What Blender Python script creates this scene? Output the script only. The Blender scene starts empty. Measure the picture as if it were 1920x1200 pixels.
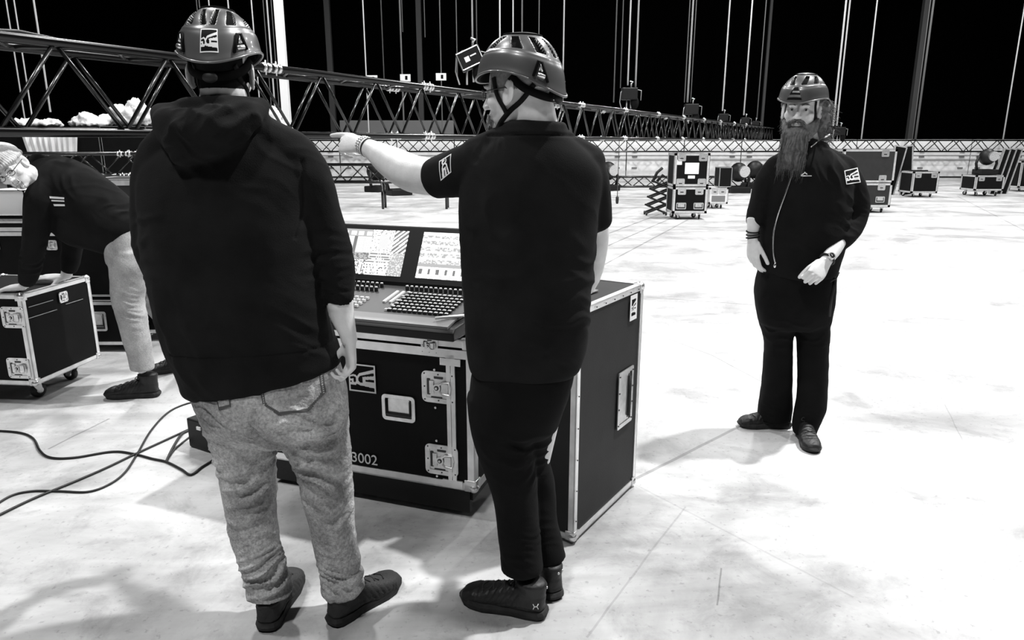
import bpy, bmesh, math, random
import numpy as np
from mathutils import Vector, Matrix, Quaternion, noise
from mathutils.bvhtree import BVHTree
random.seed(7); RNG = np.random.RandomState(3)
PI = math.pi
SC = bpy.context.scene; COL = SC.collection
V = Vector

# ------------------------------------------------------------------ camera
CF, CP, CH = 1340.0, math.atan(335/1340), 1.55
cam_d = bpy.data.cameras.new('camera'); cam = bpy.data.objects.new('camera', cam_d); COL.objects.link(cam)
cam_d.sensor_width = 36; cam_d.sensor_fit = 'HORIZONTAL'; cam_d.lens = 36*CF/1920
cam.location = (0, 0, CH); cam.rotation_euler = (PI/2-CP, 0, 0); cam_d.clip_end = 200
SC.camera = cam
# ------------------------------------------------------------------ world, exposure, lamps
w = bpy.data.worlds.new('world'); SC.world = w; w.use_nodes = True
w.node_tree.nodes['Background'].inputs[0].default_value = (1, 1, 1, 1)
w.node_tree.nodes['Background'].inputs[1].default_value = 0.0
SC.view_settings.view_transform = 'Standard'; SC.view_settings.look = 'None'
SC.view_settings.gamma = 1; SC.view_settings.use_curve_mapping = False
SC.view_settings.exposure = 0.0
LP = .30
def lamp(x, y, z, power, size):
    d = bpy.data.lights.new('ceiling_lamp', 'AREA'); d.shape = 'DISK'; d.size = size; d.energy = power
    o = bpy.data.objects.new('ceiling_lamp', d); COL.objects.link(o); o.location = (x, y, z)
    return o
lamp(5.0, 4.9, 11.5, 7600*LP, .42)
lamp(-2.5, -3.0, 11.5, 2300*LP, 1.2)
lamp(-6.0, 3.0, 11.5, 2300*LP, .9)
lamp(-5.0, 12.0, 11.5, 4200*LP, 1.0)
lamp(6.0, 14.0, 11.5, 4200*LP, 1.0)
lamp(15.0, 14.0, 11.5, 3800*LP, 1.0)
lamp(-6.0, 23.0, 11.5, 4200*LP, 1.0)
lamp(6.0, 24.0, 11.5, 4200*LP, 1.0)
lamp(17.0, 24.0, 11.5, 4200*LP, 1.0)
lamp(11.0, 4.5, 11.5, 1800*LP, 1.0)

# ------------------------------------------------------------------ pixel <-> place
_s, _c = math.sin(CP), math.cos(CP)
def ray(x, y):
    a = (x-960)/CF; b = (600-y)/CF
    return a, _c+b*_s, -_s+b*_c
def at(x, y, Y):
    r = ray(x, y); t = Y/r[1]
    return V((t*r[0], Y, CH+t*r[2]))
def fl(x, y, z=0.0):
    r = ray(x, y); t = (z-CH)/r[2]
    return V((t*r[0], t*r[1], z))

# ------------------------------------------------------------------ materials
def mat(name, v, rough=.6, metal=0.0, spec=.4, bump=0, bscale=60, var=0, vscale=8, emit=0, detail=4, coat=0, grain=0, gscale=160):
    m = bpy.data.materials.new(name); m.use_nodes = True
    nt = m.node_tree; N = nt.nodes; L = nt.links; b = N['Principled BSDF']
    b.inputs['Base Color'].default_value = (v, v, v, 1)
    b.inputs['Roughness'].default_value = rough; b.inputs['Metallic'].default_value = metal
    b.inputs['Specular IOR Level'].default_value = spec
    if coat: b.inputs['Coat Weight'].default_value = coat; b.inputs['Coat Roughness'].default_value = .08
    tc = N.new('ShaderNodeTexCoord')
    n = N.new('ShaderNodeTexNoise'); n.inputs['Scale'].default_value = vscale; n.inputs['Detail'].default_value = detail
    L.new(tc.outputs['Object'], n.inputs['Vector'])
    mr = N.new('ShaderNodeMapRange'); mr.inputs['From Min'].default_value = .3; mr.inputs['From Max'].default_value = .7
    mr.inputs['To Min'].default_value = v*(1-var); mr.inputs['To Max'].default_value = v*(1+var)
    L.new(n.outputs['Fac'], mr.inputs['Value'])
    cv = mr.outputs[0]
    if grain:
        n3 = N.new('ShaderNodeTexNoise'); n3.inputs['Scale'].default_value = gscale; n3.inputs['Detail'].default_value = 5; n3.inputs['Roughness'].default_value = .7
        L.new(tc.outputs['Object'], n3.inputs['Vector'])
        m3 = N.new('ShaderNodeMapRange'); m3.inputs['From Min'].default_value = .3; m3.inputs['From Max'].default_value = .7
        m3.inputs['To Min'].default_value = 1-grain; m3.inputs['To Max'].default_value = 1+grain; L.new(n3.outputs['Fac'], m3.inputs['Value'])
        mm = N.new('ShaderNodeMath'); mm.operation = 'MULTIPLY'; L.new(cv, mm.inputs[0]); L.new(m3.outputs[0], mm.inputs[1]); cv = mm.outputs[0]
    cb = N.new('ShaderNodeCombineColor')
    for i in range(3): L.new(cv, cb.inputs[i])
    L.new(cb.outputs[0], b.inputs['Base Color'])
    if bump:
        n2 = N.new('ShaderNodeTexNoise'); n2.inputs['Scale'].default_value = bscale; n2.inputs['Detail'].default_value = 3
        L.new(tc.outputs['Object'], n2.inputs['Vector'])
        bp = N.new('ShaderNodeBump'); bp.inputs['Strength'].default_value = bump; bp.inputs['Distance'].default_value = .004
        L.new(n2.outputs['Fac'], bp.inputs['Height']); L.new(bp.outputs[0], b.inputs['Normal'])
    if emit:
        b.inputs['Emission Color'].default_value = (v, v, v, 1); b.inputs['Emission Strength'].default_value = emit
    return m
M = dict(
    skin=mat('skin', .72, .5, spec=.35, var=.08, vscale=25, bump=.12, bscale=180),
    hoodie=mat('black_cotton', .0095, .95, spec=.12, bump=.3, bscale=300, var=.3),
    polo=mat('black_jersey', .009, .9, spec=.12, bump=.2, bscale=300, var=.3),
    jacket=mat('black_fleece', .008, .95, spec=.12, bump=.2, bscale=250, var=.2),
    pants=mat('black_trousers', .004, .9, spec=.15, bump=.2, bscale=200, var=.3),
    jeans=mat('washed_denim', .37, .85, spec=.2, bump=1.0, bscale=150, var=.40, vscale=9, detail=12, grain=.45, gscale=110),
    jeans_pale=mat('pale_denim', .38, .85, spec=.2, bump=.6, bscale=150, var=.22, vscale=12, detail=8, grain=.2, gscale=110),
    denim_dark=mat('denim_seam', .09, .9, spec=.2),
    stitch=mat('thread', .45, .8, spec=.2),
    helmet=mat('helmet_shell', .075, .34, spec=.7, coat=.25),
    foam=mat('black_foam', .006, .9, spec=.1),
    strap=mat('black_webbing', .006, .8, spec=.2),
    steel=mat('bright_steel', .7, .25, metal=1),
    hair=mat('brown_hair', .17, .7, spec=.3, var=.4, vscale=60),
    beard=mat('dark_beard', .12, .75, spec=.3, var=.4, vscale=60),
    stubble=mat('cropped_hair', .22, .8, spec=.2, var=.2, vscale=120),
    eye=mat('eye_white', .5, .3), iris=mat('dark_iris', .01, .2),
    pale_beard=mat('pale_beard', .42, .8, spec=.2, var=.2, vscale=120),
    beanie=mat('pale_knit', .62, .9, bump=.6, bscale=90, var=.1),
    shoe=mat('black_leather', .012, .5, spec=.35, bump=.3, bscale=120, var=.5, vscale=20),
    shoe_mesh=mat('shoe_mesh', .03, .7, spec=.3, bump=.5, bscale=200),
    sole=mat('rubber_sole', .02, .7, spec=.3, var=.4, vscale=30),
    lace=mat('shoe_lace', .02, .8),
    lam=mat('black_laminate', .004, .6, spec=.12, bump=.15, bscale=160, var=.2),
    lam_grey=mat('grey_laminate', .026, .6, spec=.15, bump=.1, bscale=160, var=.1),
    alu=mat('aluminium', .82, .38, metal=.85, var=.12, vscale=14, bump=.15, bscale=30),
    zinc=mat('zinc_plate', .72, .3, metal=.9, var=.15, vscale=30),
    rivet=mat('dark_rivet', .05, .4, metal=.6),
    rubber=mat('black_rubber', .01, .6),
    blackm=mat('black_metal', .006, .5, spec=.3),
    truss=mat('black_truss_tube', .006, .25, spec=.5, coat=.1),
    truss_alu=mat('worn_truss_tube', .10, .3, metal=.7),
    white=mat('white_print', .85, .6), whitep=mat('white_board', .80, .5, var=.06, vscale=1.5),
    black=mat('black_print', .004, .7, spec=.1),
    rope=mat('pale_cable', .75, .5), rope_dim=mat('grey_cable', .16, .6), chain=mat('steel_chain', .5, .4, metal=.6),
    column=mat('dark_column', .05, .6), column_pale=mat('pale_column', .85, .6),
    cloth=mat('white_cloth', .7, .9, var=.12, vscale=3), wall=mat('black_drape', .0012, .95, spec=0),
    paper=mat('paper_label', .8, .7), consolem=mat('console_metal', .13, .4, spec=.4),
    console_d=mat('console_grey', .045, .45, spec=.4), keycap=mat('pale_keycap', .7, .4), greyp=mat('grey_panel', .16, .8, var=.1, vscale=.6),
    cable=mat('black_cable', .008, .5, spec=.4),
    glassm=mat('spectacle_frame', .05, .3),
)
EM = [mat('screen_level', v, .3, emit=e) for v, e in ((.01, .0), (.12, 1.2), (.3, 1.0), (.5, 1.0), (.85, 1.1))]

# ------------------------------------------------------------------ object helpers
def tagp(o, label=None, cat=None, group=None, kind=None):
    if label: o['label'] = label
    if cat: o['category'] = cat
    if group: o['group'] = group
    if kind: o['kind'] = kind
    return o
def thing(name, label, cat, loc=(0, 0, 0), rz=0, group=None):
    o = bpy.data.objects.new(name, None); COL.objects.link(o); o.empty_display_size = .05
    o.location = loc; o.rotation_euler = (0, 0, rz)
    return tagp(o, label, cat, group)
def mesh_obj(name, verts, faces, mats, parent=None, midx=None, smooth=False):
    me = bpy.data.meshes.new(name); me.from_pydata([tuple(v) for v in verts], [], [tuple(f) for f in faces])
    for m in (mats if isinstance(mats, (list, tuple)) else [mats]): me.materials.append(m)
    if midx is not None: me.polygons.foreach_set('material_index', np.array(midx, dtype=np.int32))
    if smooth: me.polygons.foreach_set('use_smooth', [True]*len(me.polygons))
    me.update()
    o = bpy.data.objects.new(name, me); COL.objects.link(o)
    if parent: o.parent = parent
    return o
class MB:
    """collects shapes for one mesh"""
    def __init__(s): s.v = []; s.f = []; s.m = []; s.mats = []; s.cur = 0
    def use(s, m):
        if m not in s.mats: s.mats.append(m)
        s.cur = s.mats.index(m); return s
    def add(s, vs, fs):
        n = len(s.v); s.v += [V(v) for v in vs]; s.f += [tuple(i+n for i in f) for f in fs]; s.m += [s.cur]*len(fs); return s
    def box(s, c, d, M4=None, bev=0):
        c = V(c); hx, hy, hz = d[0]/2, d[1]/2, d[2]/2
        if bev:
            bm = bmesh.new(); bmesh.ops.create_cube(bm, size=1)
            for v in bm.verts: v.co = V((v.co.x*d[0], v.co.y*d[1], v.co.z*d[2]))
            bmesh.ops.bevel(bm, geom=list(bm.edges), offset=bev, segments=2, affect='EDGES', profile=.6)
            vs = [v.co.copy() for v in bm.verts]; fs = [[v.index for v in f.verts] for f in bm.faces]; bm.free()
        else:
            vs = [V((x*hx, y*hy, z*hz)) for x in (-1, 1) for y in (-1, 1) for z in (-1, 1)]
            fs = [(0, 1, 3, 2), (4, 6, 7, 5), (0, 4, 5, 1), (2, 3, 7, 6), (0, 2, 6, 4), (1, 5, 7, 3)]
        vs = [(M4 @ v if M4 else v)+c for v in vs]
        return s.add(vs, fs)
    def tube(s, pts, r, seg=8, closed=False, cap=True):
        pts = [V(p) for p in pts]; n = len(pts)
        rr = r if isinstance(r, (list, tuple)) else [r]*n
        vs = []; prev = None
        for i, p in enumerate(pts):
            if closed: t = pts[(i+1) % n]-pts[i-1]
            else: t = pts[min(i+1, n-1)]-pts[max(i-1, 0)]
            if t.length < 1e-9: t = V((0, 0, 1))
            t.normalize()
            if prev is None:
                a = t.orthogonal().normalized()
            else:
                a = prev-t*prev.dot(t)
                a = a.normalized() if a.length > 1e-6 else t.orthogonal().normalized()
            prev = a; b = t.cross(a)
            for k in range(seg):
                q = 2*PI*k/seg; vs.append(p+(a*math.cos(q)+b*math.sin(q))*rr[i])
        fs = []
        for i in range(n if closed else n-1):
            j = (i+1) % n
            for k in range(seg):
                l = (k+1) % seg; fs.append((i*seg+k, i*seg+l, j*seg+l, j*seg+k))
        if cap and not closed:
            fs.append(tuple(range(seg))[::-1]); fs.append(tuple((n-1)*seg+k for k in range(seg)))
        return s.add(vs, fs)
    def cyl(s, c, r, h, axis=(0, 0, 1), seg=16):
        a = V(axis).normalized()*h/2; c = V(c); return s.tube([c-a, c+a], r, seg)
    def ell(s, c, r, M3=None, seg=16, rings=10):
        c = V(c); vs = []; fs = []
        for i in range(rings+1):
            th = PI*i/rings
            for k in range(seg):
                q = 2*PI*k/seg
                p = V((r[0]*math.sin(th)*math.cos(q), r[1]*math.sin(th)*math.sin(q), r[2]*math.cos(th)))
                vs.append((M3 @ p if M3 else p)+c)
        for i in range(rings):
            for k in range(seg):
                l = (k+1) % seg; fs.append((i*seg+k, (i+1)*seg+k, (i+1)*seg+l, i*seg+l))
        return s.add(vs, fs)
    def lathe(s, c, prof, seg=16, Mx=None):
        c = V(c); vs = []; fs = []; n = len(prof)
        for r, z in prof:
            for k in range(seg):
                q = 2*PI*k/seg; p = V((r*math.cos(q), r*math.sin(q), z)); vs.append((Mx @ p if Mx else p)+c)
        for i in range(n-1):
            for k in range(seg):
                l = (k+1) % seg; fs.append((i*seg+k, i*seg+l, (i+1)*seg+l, (i+1)*seg+k))
        fs.append(tuple(range(seg))[::-1]); fs.append(tuple((n-1)*seg+k for k in range(seg)))
        return s.add(vs, fs)
    def obj(s, name, m=None, parent=None, smooth=False, loc=None):
        o = mesh_obj(name, s.v, s.f, s.mats if s.mats else [m], parent, s.m if s.mats else None, smooth)
        if loc is not None: o.location = loc
        return o
def RZ(a): return Matrix.Rotation(a, 3, 'Z')
def RX(a): return Matrix.Rotation(a, 3, 'X')
def RY(a): return Matrix.Rotation(a, 3, 'Y')
def bevel(o, wd, seg=2):
    m = o.modifiers.new('bevel', 'BEVEL'); m.width = wd; m.segments = seg; m.limit_method = 'ANGLE'
    return o

# organic solids: collected, voxel-united and relaxed into one continuous surface
class Solid(MB):
    def cap(s, p0, r0, p1, r1, seg=14):
        p0 = V(p0); p1 = V(p1); d = p1-p0; L = d.length
        if L < 1e-6: return s.ell(p0, (r0,)*3)
        t = d/L; a = t.orthogonal().normalized(); b = t.cross(a)
        vs = []; rows = []
        for i in range(6):
            q = PI/2*i/5; rows.append((p0-t*r0*math.cos(q), r0*math.sin(q)))
        for i in range(6):
            q = PI/2*i/5; rows.append((p1+t*r1*math.sin(q), r1*math.cos(q)))
        for c, r in rows:
            r = max(r, 1e-4)
            for k in range(seg):
                w_ = 2*PI*k/seg; vs.append(c+(a*math.cos(w_)+b*math.sin(w_))*r)
        n = len(rows); fs = []
        for i in range(n-1):
            for k in range(seg):
                l = (k+1) % seg; fs.append((i*seg+k, i*seg+l, (i+1)*seg+l, (i+1)*seg+k))
        fs.append(tuple(range(seg))[::-1]); fs.append(tuple((n-1)*seg+k for k in range(seg)))
        return s.add(vs, fs)
    def chain(s, pr):
        for (p0, r0), (p1, r1) in zip(pr[:-1], pr[1:]): s.cap(p0, r0, p1, r1)
        return s
    def loft(s, secs, seg=40, pw=2.3, dome=.35):
        """secs: (centre, half axis a, half axis b), ends rounded"""
        def lerp(A, B, k): return [A[i]+(B[i]-A[i])*k for i in range(3)]
        S = [[V(c), V(a), V(b)] for c, a, b in secs]
        # subdivide with Catmull-Rom
        out = []
        for i in range(len(S)-1):
            P = [S[max(i-1, 0)], S[i], S[i+1], S[min(i+2, len(S)-1)]]
            for q in range(4):
                t = q/4; row = []
                for j in range(3):
                    p0, p1, p2, p3 = (P[n][j] for n in range(4))
                    row.append(.5*((2*p1)+(p2-p0)*t+(2*p0-5*p1+4*p2-p3)*t*t+(3*p1-p0-3*p2+p3)*t**3))
                out.append(row)
        out.append(S[-1])
        d0 = (out[0][0]-out[1][0]).normalized(); d1 = (out[-1][0]-out[-2][0]).normalized()
        e = dome*min(out[0][1].length, out[0][2].length); f_ = dome*min(out[-1][1].length, out[-1][2].length)
        pre = [[out[0][0]+d0*e*math.sin(a_), out[0][1]*math.cos(a_), out[0][2]*math.cos(a_)] for a_ in (1.5, 1.1, .6)]
        post = [[out[-1][0]+d1*f_*math.sin(a_), out[-1][1]*math.cos(a_), out[-1][2]*math.cos(a_)] for a_ in (.6, 1.1, 1.5)]
        out = pre+out+post; vs = []; n = len(out)
        for c, a, b in out:
            for k in range(seg):
                q = 2*PI*k/seg; cx, sx = math.cos(q), math.sin(q)
                cx = math.copysign(abs(cx)**(2/pw), cx); sx = math.copysign(abs(sx)**(2/pw), sx)
                vs.append(c+a*cx+b*sx)
        fs = []
        for i in range(n-1):
            for k in range(seg):
                l = (k+1) % seg; fs.append((i*seg+k, i*seg+l, (i+1)*seg+l, (i+1)*seg+k))
        fs.append(tuple(range(seg))[::-1]); fs.append(tuple((n-1)*seg+k for k in range(seg)))
        bm = bmesh.new(); vv = [bm.verts.new(v) for v in vs]
        for f in fs: bm.faces.new([vv[i] for i in f])
        bm.normal_update(); 
        if bm.calc_volume(signed=True) < 0: fs = [tuple(reversed(f)) for f in fs]
        bm.free()
        return s.add(vs, fs)
    def grow(s, name, m, parent, voxel=.006, relax=6, disp=None, matfn=None):
        # make every closed shell face outwards
        me = bpy.data.meshes.new('tmp'); me.from_pydata([tuple(v) for v in s.v], [], s.f)
        bm = bmesh.new(); bm.from_mesh(me); bmesh.ops.recalc_face_normals(bm, faces=bm.faces); bm.to_mesh(me); bm.free()
        o = bpy.data.objects.new('tmp', me); COL.objects.link(o)
        r = o.modifiers.new('r', 'REMESH'); r.mode = 'VOXEL'; r.voxel_size = voxel; r.adaptivity = 0
        dg = bpy.context.evaluated_depsgraph_get(); dg.update()
        nm = bpy.data.meshes.new_from_object(o.evaluated_get(dg)); bpy.data.objects.remove(o); bpy.data.meshes.remove(me)
        n = len(nm.vertices); P = np.empty(n*3); nm.vertices.foreach_get('co', P); P = P.reshape(-1, 3)
        E_ = np.empty(len(nm.edges)*2, dtype=np.int32); nm.edges.foreach_get('vertices', E_); E_ = E_.reshape(-1, 2)
        cnt = np.bincount(E_.ravel(), minlength=n).astype(float); cnt[cnt == 0] = 1
        def relaxed(P, k, w_=.6):
            for _ in range(k):
                Q = np.empty_like(P)
                for j in range(3):
                    Q[:, j] = np.bincount(E_[:, 0], P[E_[:, 1], j], n)+np.bincount(E_[:, 1], P[E_[:, 0], j], n)
                P = P*(1-w_)+w_*Q/cnt[:, None]
            return P
        P = relaxed(P, relax)
        nm.vertices.foreach_set('co', P.ravel()); nm.update()
        if disp:
            for dfn in (disp if isinstance(disp, list) else [disp]):
                Nn = np.empty(n*3); nm.vertices.foreach_get('normal', Nn); Nn = Nn.reshape(-1, 3)
                P = P+Nn*dfn(P, Nn)[:, None]; nm.vertices.foreach_set('co', P.ravel()); nm.update()
        ms = m if isinstance(m, list) else [m]
        nm.materials.clear()
        for q in ms: nm.materials.append(q)
        nm.polygons.foreach_set('use_smooth', [True]*len(nm.polygons))
        if matfn:
            cc = np.empty(len(nm.polygons)*3); nm.polygons.foreach_get('center', cc)
            nm.polygons.foreach_set('material_index', matfn(cc.reshape(-1, 3)).astype(np.int32))
        else: nm.polygons.foreach_set('material_index', np.zeros(len(nm.polygons), dtype=np.int32))
        nm.name = name; nm.update()
        ob = bpy.data.objects.new(name, nm); COL.objects.link(ob)
        if parent: ob.parent = parent
        return ob
def wob(P, k=1.0, sd=0.0):
    x, y, z = P[:, 0]*k+sd, P[:, 1]*k+sd*1.7, P[:, 2]*k-sd
    return (np.sin(x*7+1.3*np.sin(y*9+z*5))+np.sin(y*8+1.1*np.sin(z*11+x*4))+np.sin(z*6+1.7*np.sin(x*8-y*7)))/3
def folds(lst, base=.002, k=3.0, sd=0.0):
    """lst: (centre, across-direction, spacing, amplitude, reach) sets of cloth creases"""
    def fn(P, Nn):
        d = base*wob(P, k, sd)+base*.5*wob(P, k*2.3, sd+4)
        for i, (c, ax, sp, am, R) in enumerate(lst):
            c = np.array(c); ax = np.array(V(ax).normalized()); Q = P-c
            g = np.exp(-(Q**2).sum(1)/(R*R)); q = sd+i*1.9
            for sc, w_ in ((1.0, 1.0), (.61, .55)):
                ph = Q@ax+1.1*sp*sc*wob(P, 1.5, q)+.5*sp*sc*wob(P, 3.4, q+2)
                x = np.abs(np.sin(PI*ph/(sp*sc)+q)); gate = np.clip(.45+1.1*wob(P, 3.0, q+5*sc), 0, 1)
                d = d+am*w_*g*gate*(1.25*(1-x)**1.4-.25)
        return d
    return fn

def vm(A): return Matrix((A[0], A[1], A[2])).transposed()
def frame(fwd, up):
    """3x3 with +Y along fwd and +Z close to up"""
    f = V(fwd).normalized(); u = V(up); x = f.cross(u).normalized(); u = x.cross(f)
    return vm((x, f, u))

# printed patches laid on a surface
def bvh_of(o):
    me = o.data; return BVHTree.FromPolygons([v.co.copy() for v in me.vertices], [tuple(p.vertices) for p in me.polygons])
def patch(name, parent, corners, n, m, fn, mats, bvh=None, out=None, off=.0015):
    """corners TL, TR, BR, BL seen from outside; fn(u, v) gives a material index or None"""
    TL, TR, BR, BL = (V(c) for c in corners)
    nor = -(TR-TL).cross(BL-TL).normalized() if out is None else V(out).normalized()
    G = []
    for j in range(m+1):
        for i in range(n+1):
            u, v = i/n, j/m
            p = TL*(1-u)*(1-v)+TR*u*(1-v)+BR*u*v+BL*(1-u)*v
            if bvh:
                h = bvh.ray_cast(p+nor*.12, -nor, .3)
                p = h[0]+nor*off if h[0] is not None else None
            G.append(p)
    vs, fs, mi, used = [], [], [], {}
    for j in range(m):
        for i in range(n):
            k = fn((i+.5)/n, (j+.5)/m)
            if k is None: continue
            q = []; ids = (j*(n+1)+i, (j+1)*(n+1)+i, (j+1)*(n+1)+i+1, j*(n+1)+i+1)
            if any(G[a] is None for a in ids): continue
            for a in ids:
                if a not in used: used[a] = len(vs); vs.append(G[a])
                q.append(used[a])
            fs.append(q); mi.append(k)
    return mesh_obj(name, vs, fs, mats, parent, mi, smooth=bvh is not None)
def inpoly(u, v, P):
    r = False; n = len(P)
    for i in range(n):
        x1, y1 = P[i]; x2, y2 = P[i-1]
        if (y1 > v) != (y2 > v) and u < (x2-x1)*(v-y1)/(y2-y1)+x1: r = not r
    return r
FAN = [(.31, .45), (.40, .33), (1, .13), (1, .82), (.42, .76), (.31, .72)]
PEE = [(0, .46), (.18, .38), (.27, .40), (.33, .48), (.33, .68), (.25, .77), (0, .76)]
BLK = [[(.36, .50), (.42, .42), (.93, .27), (.96, .30), (.96, .36), (.93, .38), (.51, .45), (.52, .66), (.42, .66), (.36, .60)],
       [(.63, .53), (.95, .52), (.95, .61), (.63, .61)],
       [(.03, .49), (.18, .45), (.26, .48), (.27, .64), (.22, .68), (.17, .64), (.17, .54), (.03, .56)],
       [(.03, .62), (.10, .62), (.10, .67), (.03, .67)]]
def logo(u, v):
    if u < .05 or u > .95 or v < .045 or v > .955: return 0
    for P in BLK:
        if inpoly(u, v, P): return 1
    return 0 if (inpoly(u, v, FAN) or inpoly(u, v, PEE)) else 1
WB = [M['white'], M['black']]

# ------------------------------------------------------------------ the hall
def floor_mat():
    m = bpy.data.materials.new('polished_concrete'); m.use_nodes = True
    nt = m.node_tree; N = nt.nodes; L = nt.links; b = N['Principled BSDF']
    tc = N.new('ShaderNodeTexCoord')
    def noise_(scale, detail, rough=.55, dist=0, stretch=None):
        n = N.new('ShaderNodeTexNoise'); n.inputs['Scale'].default_value = scale; n.inputs['Detail'].default_value = detail
        n.inputs['Roughness'].default_value = rough; n.inputs['Distortion'].default_value = dist
        if stretch:
            mp = N.new('ShaderNodeMapping'); mp.inputs['Rotation'].default_value = (0, 0, stretch[0]); mp.inputs['Scale'].default_value = (stretch[1], stretch[2], 1)
            L.new(tc.outputs['Object'], mp.inputs['Vector']); L.new(mp.outputs[0], n.inputs['Vector'])
        else: L.new(tc.outputs['Object'], n.inputs['Vector'])
        return n.outputs['Fac']
    def mr(x, a, b_, c, d):
        q = N.new('ShaderNodeMapRange'); q.inputs['From Min'].default_value = a; q.inputs['From Max'].default_value = b_
        q.inputs['To Min'].default_value = c; q.inputs['To Max'].default_value = d; L.new(x, q.inputs['Value']); return q.outputs[0]
    def mul(x, y):
        q = N.new('ShaderNodeMath'); q.operation = 'MULTIPLY'; L.new(x, q.inputs[0])
        if isinstance(y, float): q.inputs[1].default_value = y
        else: L.new(y, q.inputs[1])
        return q.outputs[0]
    col = mr(noise_(.9, 9, .62, .6), .36, .58, .50, .86)
    col = mul(col, mr(noise_(.35, 6, .6, 1.2, (.5, .5, 2.4)), .36, .54, .66, 1.0))
    col = mul(col, mr(noise_(4, 9, .72, .5), .34, .50, .76, 1.0))
    col = mul(col, mr(noise_(38, 4, .6), .30, .40, .72, 1.0))
    col = mul(col, mr(noise_(22, 5, .75, .8), .26, .34, .72, 1.0))
    col = mul(col, .66)
    sp = N.new('ShaderNodeSeparateXYZ'); L.new(tc.outputs['Object'], sp.inputs[0])
    def math_(op, a, b2=None):
        q = N.new('ShaderNodeMath'); q.operation = op
        for i, x in enumerate((a, b2)):
            if x is None: continue
            if isinstance(x, (int, float)): q.inputs[i].default_value = x
            else: L.new(x, q.inputs[i])
        return q.outputs[0]
    wn = mr(noise_(3, 3), 0, 1, -.03, .03)
    for (p, q_, wd, dk) in [((1212, 557), (1960, 612), .011, .35), ((1192, 898), (1420, 782), .020, .62), ((1100, 1195), (1285, 950), .008, .8), ((1490, 968), (1790, 1015), .012, .86), ((1345, 1135), (1352, 1065), .006, .6), ((1185, 905), (1600, 1120), .010, .86), ((1255, 636), (1335, 666), .009, .5),
                          ((1335, 666), (1428, 716), .009, .5), ((1765, 745), (1836, 890), .006, .75), ((1836, 890), (1925, 870), .006, .8),
                          ((1795, 368), (1960, 452), .02, .5), ((90, 722+120), (205, 785), .012, .6), ((620, 392), (900, 366), .03, .75), ((1130, 442), (1262, 392), .03, .45), ((1130, 465), (1275, 402), .028, .5), ((1120, 503), (1290, 412), .03, .55)]:  # closing parallel diagonals: the flown truss's shadow, painted into the floor colour
        A = fl(*p); B = fl(*q_); d = B-A; Ln = d.length; d /= Ln
        x = math_('SUBTRACT', sp.outputs[0], A.x); y = math_('SUBTRACT', sp.outputs[1], A.y)
        t = math_('ADD', math_('MULTIPLY', x, d.x), math_('MULTIPLY', y, d.y))
        n_ = math_('ABSOLUTE', math_('ADD', math_('ADD', math_('MULTIPLY', x, -d.y), math_('MULTIPLY', y, d.x)), math_('MULTIPLY', wn, .25)))
        inside = math_('MULTIPLY', math_('GREATER_THAN', t, 0), math_('LESS_THAN', t, Ln))
        hit = math_('MULTIPLY', math_('LESS_THAN', n_, wd*.5), inside)
        col = math_('MULTIPLY', col, math_('SUBTRACT', 1, math_('MULTIPLY', hit, 1-dk)))
    cb = N.new('ShaderNodeCombineColor')
    for i in range(3): L.new(col, cb.inputs[i])
    L.new(cb.outputs[0], b.inputs['Base Color'])
    b.inputs['Roughness'].default_value = .5; b.inputs['Specular IOR Level'].default_value = .25
    bp = N.new('ShaderNodeBump'); bp.inputs['Strength'].default_value = .15; bp.inputs['Distance'].default_value = .01
    L.new(noise_(14, 6), bp.inputs['Height']); L.new(bp.outputs[0], b.inputs['Normal'])
    return m
def struct(name, c, d, m):
    o = MB().box(c, d).obj(name, m); o['kind'] = 'structure'; return o
struct('floor', (0, 12, -.1), (60, 56, .2), floor_mat())
struct('ceiling', (0, 12, 14.1), (60, 56, .2), M['wall'])
struct('wall_back', (0, 40.1, 7), (60, .2, 14), M['wall'])
struct('wall_front', (0, -16.1, 7), (60, .2, 14), M['wall'])
struct('wall_left', (-30.1, 12, 7), (.2, 56, 14), M['wall'])
struct('wall_right', (30.1, 12, 7), (.2, 56, 14), M['wall'])

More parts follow.
